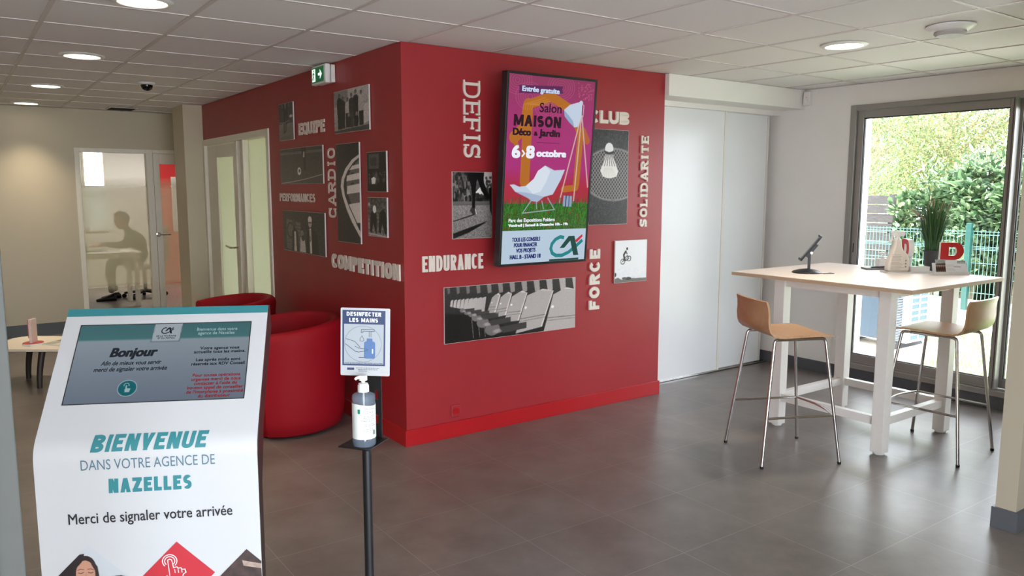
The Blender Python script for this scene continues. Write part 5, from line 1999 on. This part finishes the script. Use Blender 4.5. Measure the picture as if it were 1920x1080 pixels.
t = thing('pump_bottle', 'small white pump dispenser behind the pens on the high table', 'bottle', (3.165, -1.235, Z1), ang)
MB().prism(rrect(-.045, -.028, .045, .028, .012), 0, .066).build('bottle_body', mat('white_dispenser', (238, 238, 238), .25), t, bevel=.004)
m = MB().lathe([(0, .066), (.017, .066), (.017, .08), (.007, .083), (.007, .098), (0, .098)], n=20)
m.tube([(.012, 0, .102), (-.015, 0, .103), (-.034, 0, .098)], [.008, .006, .004], 10)
m.build('pump', mat('white_pump', (240, 240, 240), .3), t, smooth=True)
t = thing('clipboard', 'dark grey notepad lying flat on the high table left of the spray bottle', 'notepad', (3.02, -1.27, Z1), ang)
MB().box(-.085, -.05, 0, .085, .05, .009).build('pages', mat('notepad_grey', (120, 116, 116), .5), t, bevel=.001)
MB().box(-.086, -.051, .009, .086, .051, .011).build('cover', m_black, t)
t = thing('ballpoint_pen', 'black pen lying on the dark notepad', 'pen', (3.03, -1.285, Z1 + .0155), ang + .15)
MB().tube([(-.065, 0, 0), (-.055, 0, 0), (.06, 0, 0), (.072, 0, 0)], [.0015, .0042, .0042, .003], 12).build('barrel', m_black, t, smooth=True)
MB().box(.02, -.002, .004, .065, .002, .0055).build('clip', m_chrome, t)

# plant
PX, PY = 3.155, -1.60
PX, PY = 3.225, -1.545
t = thing('potted_grass', 'tall artificial grass with feathery heads in a dark pot on the high table', 'plant', (PX, PY, Z1))
PX = 3.19
m = MB().lathe([(0, 0), (.037, 0), (.04, .004), (.052, .128), (.056, .130), (.056, .142), (.05, .142), (.047, .125), (0, .122)], n=36)
m.build('pot', mat('dark_plastic_pot', (44, 42, 44), .5, var=.08), t, smooth=True)
m = MB()
rr = np.random.default_rng(21)
for k in range(330):
    a, r0 = rr.uniform(0, 2 * math.pi), .042 * math.sqrt(rr.random())
    b = Vector((r0 * math.cos(a), r0 * math.sin(a), .12))
    lean = rr.uniform(.0, .10) + .9 * r0
    H_ = rr.uniform(.27, .40)
    a2 = a + rr.uniform(-.5, .5)
    if rr.random() < .12:
        lean *= 1.7
        H_ *= .8
    w_ = rr.uniform(.0018, .003)
    sd_ = Vector((-math.sin(a2 + rr.uniform(-1, 1)), math.cos(a2), 0)).normalized()
    vs, n_ = [], 5
    for i in range(n_ + 1):
        q_ = i / n_
        c_ = b + Vector((math.cos(a2), math.sin(a2), 0)) * lean * q_ ** 1.6 + Vector((0, 0, H_ * q_))
        ww = w_ * (1 - q_ ** 3 * .9)
        vs += [c_ - sd_ * ww, c_ + sd_ * ww]
    m.add(vs, [(2 * i, 2 * i + 1, 2 * i + 3, 2 * i + 2) for i in range(n_)])
m.build('grass_blades', leaf_mat('grass_blade', [(34, 66, 32), (52, 92, 44), (70, 112, 58)], .2), t)
mh = mat('feathery_seed_head', (176, 158, 132), .8, var=.2, scale=200)
for dx, dz, lx in ((-.17, .425, -.10), (-.055, .45, -.015), (-.01, .50, .008), (.06, .475, .01), (.115, .48, .012), (.0, .43, -.03)):
    c0 = FX * (dx - lx) * .8 + Vector((0, 0, dz - .08))
    c1 = FX * dx + Vector((0, 0, dz))
    m = MB()
    m.tube([c0 + (c1 - c0) * (i / 6) for i in range(7)], [.003, .007, .009, .009, .0075, .005, .001], 10)
    m.tube([FX * dx * .15 + Vector((0, 0, .12)), FX * (dx - lx) * .5 + Vector((0, 0, .3)), c0], .0012, 6)
    m.build('seed_head', mh, t, smooth=True)

# ------------------------------------------------------------------ office behind the glass
t = thing('office_desk', 'white desk with square legs behind the frosted office glass', 'desk', (-.68, 7.62, 0))
MB().box(-.52, -.33, .715, .54, .33, .74).build('desktop', m_whitemetal, t, bevel=.003)
for x in (-.48, .48):
    for y in (-.29, .29):
        MB().box(x - .028, y - .028, 0, x + .028, y + .028, .715).build('leg', m_whitemetal, t, bevel=.002)
MB().box(-.45, -.3, .66, .45, -.275, .715).build('apron', m_whitemetal, t)
t = thing('desk_monitor', 'dark computer monitor on the office desk', 'monitor', (-.92, 7.72, .7403), R(70))
MB().prism(rrect(-.1, -.08, .1, .08, .03), 0, .012).build('base', m_black, t)
MB().box(-.02, .01, .01, .02, .03, .16).build('stand', m_black, t)
MB().box(-.2, -.012, .1, .2, .012, .345).build('display', m_black, t, bevel=.004)
t = thing('laptop', 'open laptop in front of the seated person', 'laptop', (-.62, 7.74, .7403), R(90))
MB().box(-.15, -.11, 0, .15, .11, .014).build('keyboard_base', m_black, t, bevel=.002)
m = MB().box(-.15, 0, 0, .15, .008, .2)
xf(m, Matrix.Translation((0, .11, .012)) @ Matrix.Rotation(R(-14), 4, 'X')).build('lid', m_black, t)
t = thing('office_chair', 'black swivel office chair under the seated person', 'office chair', (.06, 8.22, 0))
for k in range(5):
    a = R(72 * k + 12)
    arm_ = MB().tube([(0, 0, .10), (.15 * math.cos(a), .15 * math.sin(a), .085), (.29 * math.cos(a), .29 * math.sin(a), .07)], [.026, .02, .016], 10).build('base_arm', m_black, t, smooth=True)
    MB().tube([(.29 * math.cos(a) - .022 * math.sin(a), .29 * math.sin(a) + .022 * math.cos(a), .03), (.29 * math.cos(a) + .022 * math.sin(a), .29 * math.sin(a) - .022 * math.cos(a), .03)], .03, 14).build('caster', m_black, arm_, smooth=True)
MB().tube([(0, 0, .09), (0, 0, .42)], .025, 14).build('gas_lift', m_black, t)
MB().prism(rrect(-.24, -.23, .22, .23, .07), .42, .475).build('seat', m_black, t, bevel=.015)
m = MB().prism(rrect(-.21, -.24, .21, .24, .08), 0, .05)
xf(m, Matrix.Translation((.26, 0, .80)) @ Matrix.Rotation(R(90), 4, 'Y') @ Matrix.Rotation(R(90), 4, 'Z')).build('backrest', m_black, t, bevel=.012)
MB().box(.2, -.03, .43, .30, .03, .62).build('back_support', m_black, t)

# seated person, side on, facing left


def skin_body(name, verts, edges, radii, mtl, parent, root=0, sub=2):
    me = bpy.data.meshes.new(name)
    me.from_pydata(verts, edges, [])
    me.materials.append(mtl)
    o_ = bpy.data.objects.new(name, me)
    COL.objects.link(o_)
    o_.parent = parent
    md = o_.modifiers.new('skin', 'SKIN')
    md.use_smooth_shade = True
    for i, r_ in enumerate(radii):
        sv = me.skin_vertices[0].data[i]
        sv.radius = r_ if isinstance(r_, tuple) else (r_, r_)
        sv.use_root = (i == root)
    ss = o_.modifiers.new('smooth', 'SUBSURF')
    ss.levels = ss.render_levels = sub
    return o_


t = thing('person', 'person in dark clothes sitting at the office desk, seen through frosted glass', 'person', (.06, 8.22, 0))
V_, E_, R_ = [], [], []


def chain(pts, start=None):
    prev_ = start
    ids = []
    for (x, y, z_), r_ in pts:
        V_.append((x, y, z_))
        R_.append(r_)
        i = len(V_) - 1
        if prev_ is not None:
            E_.append((prev_, i))
        prev_ = i
        ids.append(i)
    return ids


sp = chain([((0, 0, .61), (.15, .12)), ((-.02, 0, .70), (.14, .115)), ((-.07, 0, .84), (.155, .12)), ((-.14, 0, .93), (.15, .10)), ((-.19, 0, .99), (.065, .06)), ((-.22, 0, 1.04), (.052, .055))])
for s_ in (-1, 1):
    chain([((-.05, s_ * .1, .59), .09), ((-.26, s_ * .12, .575), .078), ((-.43, s_ * .12, .54), .062), ((-.46, s_ * .12, .34), .055), ((-.47 + .05 * (s_ + 1), s_ * .12, .10), .042)], sp[0])
    chain([((-.15, s_ * .17, .925), .06), ((-.19, s_ * .22, .80), .046), ((-.33, s_ * .20, .775), .038), ((-.53, s_ * .12, .80), .028)], sp[3])
m_cloth = mat('dark_suit_cloth', (42, 42, 46), .8)
m_skin = mat('skin_tone', (196, 150, 126), .5)
bd = skin_body('body', V_, E_, R_, m_cloth, t)
hv = MB()
vs, fs = [], []
n_ = 20
headp = [(-.125, .0), (-.118, .035), (-.10, .055), (-.07, .068), (-.03, .078), (.02, .082), (.06, .076), (.09, .06), (.11, .035), (.117, 0)]
for z_, r_ in headp:
    for k in range(n_):
        a = 2 * math.pi * k / n_
        ca_, sa_ = math.cos(a), math.sin(a)
        x = ca_ * r_ * (1.22 if ca_ > 0 else 1.12)
        if ca_ < -.8 and -.04 < z_ < .0:
            x -= .02                                   # nose
        if ca_ < -.7 and z_ < -.08:
            x -= .02
        vs.append((x, sa_ * r_, z_))
m_ = len(headp)
for i in range(m_ - 1):
    fs += [(i * n_ + k, i * n_ + (k + 1) % n_, (i + 1) * n_ + (k + 1) % n_, (i + 1) * n_ + k) for k in range(n_)]
hv.add(vs, fs)
for s_ in (-1, 1):
    hv.lathe([(0, -.03), (.014, -.02), (.018, .0), (.016, .02), (0, .03)], (.005, s_ * .084, -.015), n=10)
HM = Matrix.Translation((-.27, 0, 1.135)) @ Matrix.Rotation(R(-14), 4, 'Y')
xf(hv, HM).build('head', m_skin, t, smooth='all')
hh = MB()
vs, fs = [], []
for i, (z_, r_) in enumerate([(-.06, .07), (.0, .09), (.05, .094), (.09, .078), (.12, .05), (.132, .0)]):
    for k in range(n_):
        a = 2 * math.pi * k / n_
        ca_, sa_ = math.cos(a), math.sin(a)
        x = ca_ * r_ * 1.18
        if ca_ < -.2 and z_ < .055:
            x, sa_ = x * .55, sa_ * .75
        vs.append((x + .008, sa_ * r_, z_))
for i in range(5):
    fs += [(i * n_ + k, i * n_ + (k + 1) % n_, (i + 1) * n_ + (k + 1) % n_, (i + 1) * n_ + k) for k in range(n_)]
hh.add(vs, fs)
xf(hh, HM).build('hair', mat('dark_hair', (36, 30, 28), .6), t, smooth='all')
for s_ in (-1, 1):
    V2, E2, R2 = [], [], []
    bx, by, bz_ = -.53, s_ * .12, .80
    V2 += [(bx, by, bz_), (bx - .04, by, bz_ - .005), (bx - .075, by, bz_ - .012)]
    E2 += [(0, 1), (1, 2)]
    R2 += [(.022, .026), (.018, .036), (.014, .034)]
    for k, (dy, ln) in enumerate(((-.028, .055), (-.01, .068), (.01, .064), (.028, .05))):
        i0 = len(V2)
        V2 += [(bx - .085, by + dy, bz_ - .014), (bx - .085 - ln * .55, by + dy * 1.1, bz_ - .020), (bx - .085 - ln, by + dy * 1.15, bz_ - .036)]
        E2 += [(2, i0), (i0, i0 + 1), (i0 + 1, i0 + 2)]
        R2 += [.009, .0085, .007]
    i0 = len(V2)
    V2 += [(bx - .045, by - s_ * .036, bz_ - .012), (bx - .085, by - s_ * .056, bz_ - .03)]
    E2 += [(1, i0), (i0, i0 + 1)]
    R2 += [.011, .008]
    skin_body('hand', V2, E2, R2, m_skin, t, 0, 1)
    sx = -.47 + .05 * (s_ + 1)
    m = MB()
    vs, fs = [], []
    secs = [(.06, .028, .0, .055), (.03, .036, .0, .085), (-.03, .04, .0, .08), (-.10, .042, .0, .055), (-.16, .04, .0, .04), (-.20, .026, .002, .03)]
    n2 = 12
    for x, w_, z0_, z1_ in secs:
        for k in range(n2):
            a = 2 * math.pi * k / n2
            vs.append((sx + x, s_ * .12 + w_ * math.cos(a), max(.0, (z0_ + z1_) / 2 + (z1_ - z0_) / 2 * 1.1 * math.sin(a))))
    for i in range(len(secs) - 1):
        fs += [(i * n2 + k, i * n2 + (k + 1) % n2, (i + 1) * n2 + (k + 1) % n2, (i + 1) * n2 + k) for k in range(n2)]
    fs += [tuple(range(n2)), tuple(range((len(secs) - 1) * n2, len(secs) * n2))]
    m.add(vs, fs).build('shoe', m_black, t, smooth=True)

t = thing('framed_picture', 'narrow white framed picture on the red office wall behind the glass door', 'picture', mw=frame((.83, 9.8, .88), (1, 0, 0), UP))
m = MB().box(0, 0, .002, .3, .03, .024).box(0, .87, .002, .3, .9, .024).box(0, .03, .002, .03, .87, .024).box(.27, .03, .002, .3, .87, .024)
m.build('frame', m_whitemetal, t)
p = Pic(30, 84, (206, 206, 206))
p.grad((190, 192, 196), (222, 222, 222)).noise(14, 5, 70)
p.surface('print', .03, .27, .03, .87, .012, m_print, t)
t = thing('added_dimming_blind', 'pale blind added to dim the lower part of the office window', 'blind', (-.305, 9.765, .93))  # added to dim the bright window seen through the film
MB().box(-.15, -.002, 0, .15, .002, .70).build('fabric', frost_mat('dimming_fabric', (224, 228, 224), -2, -1.9, 5, 5.1, 1., .24), t)
MB().box(-.152, -.008, -.012, .152, .008, .008).build('bottom_bar', m_whitemetal, t)
# unseen panel added to brighten the office behind the frosted glass
t = thing('added_office_light', 'unseen lit panel added to brighten the office behind the glass', 'ceiling light', (.3, 8.3, ZC - .001))
MB().box(-.3, -.3, -.012, .3, .3, .0).build('frame', m_whitemetal, t)
MB().box(-.28, -.28, -.014, .28, .28, -.0121).build('diffuser', emitter('added_office_glow', (1, .95, .86), 45), t)

# ------------------------------------------------------------------ garden
GZ = -.04
t = thing('heat_pump_unit', 'white outdoor heat pump unit with slatted side beyond the window', 'heat pump', (5.5, -.25, GZ))
W_, D_, H0, H1 = .385, .82, .095, .715
m = MB()
m.box(.012, .012, H0, W_, D_, H1)
m.build('casing', mat('white_unit_casing', (236, 236, 232), .4, var=.02), t, bevel=.01)
m = MB().box(.0, .075, H0 + .01, .013, D_ - .05, H1 - .02)
m.build('coil', mat('blue_grey_coil', (58, 74, 88), .5, var=.1), t)
m = MB()
for k in range(36):
    z_ = H0 + .02 + .0165 * k
    m.box(-.006, .03, z_, .002, .20, z_ + .005)
for y in (.03, .2):
    m.box(-.008, y, H0 + .005, .004, y + .012, H1 - .01)
m.build('coil_guard', mat('pale_fin_guard', (168, 190, 204), .4), t)
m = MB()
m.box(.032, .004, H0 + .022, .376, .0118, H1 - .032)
m.build('grille_shade_panel', mat('grille_shadow_blue', (84, 106, 118), .6), t)  # flat panel coloured like the shaded gaps between the bars
m = MB()
for i in range(3):
    x = .03 + .165 * i
    m.box(x, -.002, H0 + .02, x + .018, .0125, H1 - .03)
for j in range(10):
    z_ = H0 + .017 + .0625 * j
    m.box(.031, -.003, z_, .377, .011, z_ + .016)
m.build('grille', mat('white_grille', (240, 240, 238), .4), t)
for y in (.1, .62):
    m = MB().prism_axis([(-.10, 0), (.52, 0), (.50, .05), (.44, .095), (-.02, .095), (-.08, .05)], y, y + .12, 'y')
    m.build('foot', mat('black_rubber_foot', (58, 58, 62), .7), t)

t = thing('mesh_fence', 'green wire mesh fence panel in front of the hedge', 'fence', (8.9, 0, GZ))
m_wire = mat('green_wire_coating', (92, 128, 123), .4, var=.03)
m = MB()
ya, yb = -3.2, 5.5
for z_ in (.06, .26, .46, .66, .84, .86, .88, 1.04, 1.08):
    m.box(-.003, ya, z_ - .004, .003, yb, z_ + .004)
y = ya
while y < yb:
    m.box(-.0025, y - .003, .04, .0025, y + .003, 1.10)
    y += .05
m.build('wire_mesh', m_wire, t)
for y in (-1.75, .74, 3.23):
    MB().box(-.07, y - .034, 0, -.008, y + .034, 1.19).build('post', mat('green_post_coating', (30, 74, 69), .4, var=.03), t, bevel=.006)

t = thing('wooden_fence', 'grey weathered wooden plank fence at the left behind the wire mesh', 'fence', (9.80, 3.66, GZ))
m_plank = wood_mat('weathered_grey_wood', (54, 52, 53), (84, 80, 78), .8, (2, 3, 40))
for k in range(10):
    m = MB().box(-.012 + .01 * (k % 2), -1.35, .1 + .145 * k, .012 + .01 * (k % 2), 1.6, .232 + .145 * k)
    m.build('plank', m_plank, t)
for y in (-1.3, .1, 1.5):
    MB().box(.024, y - .04, 0, .1, y + .04, 1.56).build('post', m_plank, t)


def leaves(mb, pts, dirs, size, aspect, seed, droop=.2, spread=1.):
    """folded two-facet leaves growing from pts towards dirs"""
    rr_ = np.random.default_rng(seed)
    n_ = len(pts)
    d = dirs + rr_.normal(0, .45 * spread, (n_, 3))
    d[:, 2] -= droop * rr_.random(n_)
    d /= np.linalg.norm(d, axis=1)[:, None]
    up_ = rr_.normal(0, .5, (n_, 3)) + np.array([0, 0, 1.])
    s_ = np.cross(d, up_)
    s_ /= np.linalg.norm(s_, axis=1)[:, None] + 1e-9
    nrm = np.cross(s_, d)
    L_ = size * rr_.uniform(.65, 1.25, n_)[:, None]
    w_ = L_ * aspect
    b = pts
    base_ = len(mb.v)
    if size > .12:                       # broad leaf with a folded midrib
        mid = lambda q: b + d * L_ * q
        sid = lambda q, k, h_: b + d * L_ * q + s_ * w_ * k + nrm * w_ * h_
        allv = np.stack([b, mid(.33), mid(.7), mid(1.), sid(.28, .44, .16), sid(.66, .42, .12), sid(.28, -.44, .16), sid(.66, -.42, .12)], 1).reshape(-1, 3)
        mb.v += [tuple(v) for v in allv.tolist()]
        for i in range(n_):
            o_ = base_ + 8 * i
            mb.f += [(o_, o_ + 4, o_ + 1), (o_ + 1, o_ + 4, o_ + 5, o_ + 2), (o_ + 2, o_ + 5, o_ + 3), (o_, o_ + 1, o_ + 6), (o_ + 1, o_ + 2, o_ + 7, o_ + 6), (o_ + 2, o_ + 3, o_ + 7)]
        return mb
    allv = np.stack([b, b + d * L_ * .45 + s_ * w_ * .5 + nrm * w_ * .18, b + d * L_, b + d * L_ * .45 - s_ * w_ * .5 + nrm * w_ * .18], 1).reshape(-1, 3)
    mb.v += [tuple(v) for v in allv.tolist()]
    mb.f += [f_ for i in range(n_) for f_ in ((base_ + 4 * i, base_ + 4 * i + 1, base_ + 4 * i + 2), (base_ + 4 * i, base_ + 4 * i + 2, base_ + 4 * i + 3))]
    return mb


rr = np.random.default_rng(33)
# laurel hedge
t = thing('laurel_hedge', 'bushy glossy laurel hedge behind the wire mesh fence', 'hedge', (9.9, 0, GZ))
n_ = 15000
y = rr.uniform(-3.5, 2.08, n_)
z_ = rr.uniform(.12, 1, n_) ** .8
top = 1.78 + .16 * np.sin(y * 2.1) + .10 * np.sin(y * 5.3 + 1)
bump_ = .18 * np.sin(y * 3.1 + 4 * z_) + .12 * np.sin(y * 7.3 - 5 * z_)
x = -.46 + bump_ + np.abs(rr.normal(0, .24, n_)) + .3 * (z_ > .9)
pts = np.stack([x, y, z_ * top], 1)
dirs = np.stack([-.8 * np.ones(n_), rr.normal(0, .5, n_), .1 + .6 * z_], 1)
m = MB()
leaves(m, pts, dirs, .15, .42, 34, .5)
# upright young shoots
for k in range(75):
    y0 = rr.uniform(-3.3, 1.9)
    h0 = 1.72 + .16 * math.sin(y0 * 2.1)
    H_ = rr.uniform(.12, .42)
    x0_ = rr.uniform(-.4, .2)
    q_ = rr.random(14)
    pp = np.stack([x0_ + .02 * rr.normal(size=14), y0 + .05 * rr.normal(size=14), h0 + q_ * H_], 1)
    dd = np.stack([rr.normal(0, .6, 14), rr.normal(0, .6, 14), .7 * np.ones(14)], 1)
    leaves(m, pp, dd, .13, .30, 100 + k, .0)
m.build('foliage', leaf_mat('laurel_leaf', [(44, 66, 44), (66, 96, 62), (92, 122, 84), (128, 152, 110), (158, 178, 138)], .3), t)
for k in range(26):
    y0 = -3.4 + 5.2 * k / 25 + rr.uniform(-.1, .1)
    x0_ = rr.uniform(-.35, .1)
    m = MB().tube([(x0_, y0, 0), (x0_ + .05, y0 + rr.uniform(-.1, .1), .5), (x0_ + .1, y0 + rr.uniform(-.25, .25), 1.1), (x0_ + .1, y0 + rr.uniform(-.3, .3), 1.6)], [.035, .028, .02, .01], 8)
    m.build('stem', mat('pale_bark', (168, 150, 130), .8, var=.2, scale=20) if k == 0 else bpy.data.materials['pale_bark'], t, smooth=True)
MB().box(.25, -3.3, 0, .55, 1.7, 1.45).build('hedge_core_block', mat('dark_core_green', (38, 66, 34), .9, var=.5, scale=14), t)  # solid dark block added inside so the hedge is not see-through


def tree(loc, label, cr, h0, h1, n_leaf, size, cols, seed, sq=1.):
    t_ = thing('garden_tree', label, 'tree', loc, group='trees beyond the hedge')
    r_ = np.random.default_rng(seed)
    tr = MB().tube([(0, 0, 0), (.05, .03, h0 * .6), (0, .1, h0 + .6), (.1, 0, (h0 + h1) / 2), (0, .05, h1 - .8)], [.2, .16, .13, .08, .02], 10)
    br = []
    for k in range(46):
        a, zz_ = r_.uniform(0, 2 * math.pi), r_.uniform(0, 1)
        rad = cr * (math.sin(math.pi * (.12 + .80 * zz_)) ** .7) * r_.uniform(.45, 1.)
        c_ = np.array([rad * math.cos(a), rad * math.sin(a) * sq, h0 + (h1 - h0) * zz_])
        br.append(c_)
        zb = max(.6, c_[2] - rad * .7)
        tr.tube([(0, .05, zb), tuple(c_ * np.array([.5, .5, 0]) + np.array([0, 0, (zb + c_[2]) / 2 + .1])), tuple(c_)], [.06, .04, .012], 6)
    tr.build('trunk', bpy.data.materials['pale_bark'], t_, smooth=True)
    m_ = MB()
    per = n_leaf // len(br)
    for i, c_ in enumerate(br):
        o_ = r_.normal(0, 1, (per, 3)) * np.array([.55, .55, .38]) * (cr / 2.6)
        leaves(m_, c_ + o_, o_ / (np.linalg.norm(o_, axis=1)[:, None] + 1e-6) + np.array([0, 0, -.1]), size, .6, seed * 100 + i, .6)
    m_.build('foliage', leaf_mat('tree_leaf_' + cols[0], cols[1], .45), t_)
    return t_


tree((16.6, 4.7, GZ), 'large yellow-green tree filling the middle of the window', 2.05, 1.4, 6.4, 52000, .062, ('yellow_green', [(82, 102, 70), (110, 130, 88), (138, 152, 104), (166, 168, 112), (184, 164, 118)]), 3)
tree((20.5, 8.75, GZ), 'pale green tree at the left edge of the window view', 1.7, 1.6, 6.2, 22000, .066, ('pale_green', [(104, 130, 104), (128, 152, 122), (150, 172, 140), (176, 192, 160)]), 5)
tree((24.5, 4.8, GZ), 'dark green tree at the right edge of the window view', 2.0, 1.4, 7.2, 30000, .08, ('dark_green', [(62, 84, 60), (86, 110, 78), (112, 134, 96), (160, 158, 110)]), 6)
tree((30, 12.6, GZ), 'distant tree seen between the two nearer crowns', 2.6, 1.2, 5.6, 14000, .1, ('distant', [(96, 130, 84), (126, 156, 108), (152, 178, 130)]), 8)
# grass blades near the window: uncountable
m = MB()
rr = np.random.default_rng(50)
n_ = 9000
px_, py_ = rr.uniform(4.6, 7.4, n_), rr.uniform(-2.6, 1.6, n_)
ok = ~((px_ < 6.15) & (py_ > -.6))
px_, py_ = px_[ok], py_[ok]
pp = np.stack([px_, py_, np.full(len(px_), GZ)], 1)
leaves(m, pp, np.tile(np.array([[0, 0, 1.]]), (len(pp), 1)), .06, .1, 51, 0, .9)
tag(m.build('lawn_grass', leaf_mat('lawn_blade', [(112, 138, 84), (140, 164, 108), (166, 182, 132)], .4)), 'short bright grass of the garden outside the window', 'grass', kind='stuff')
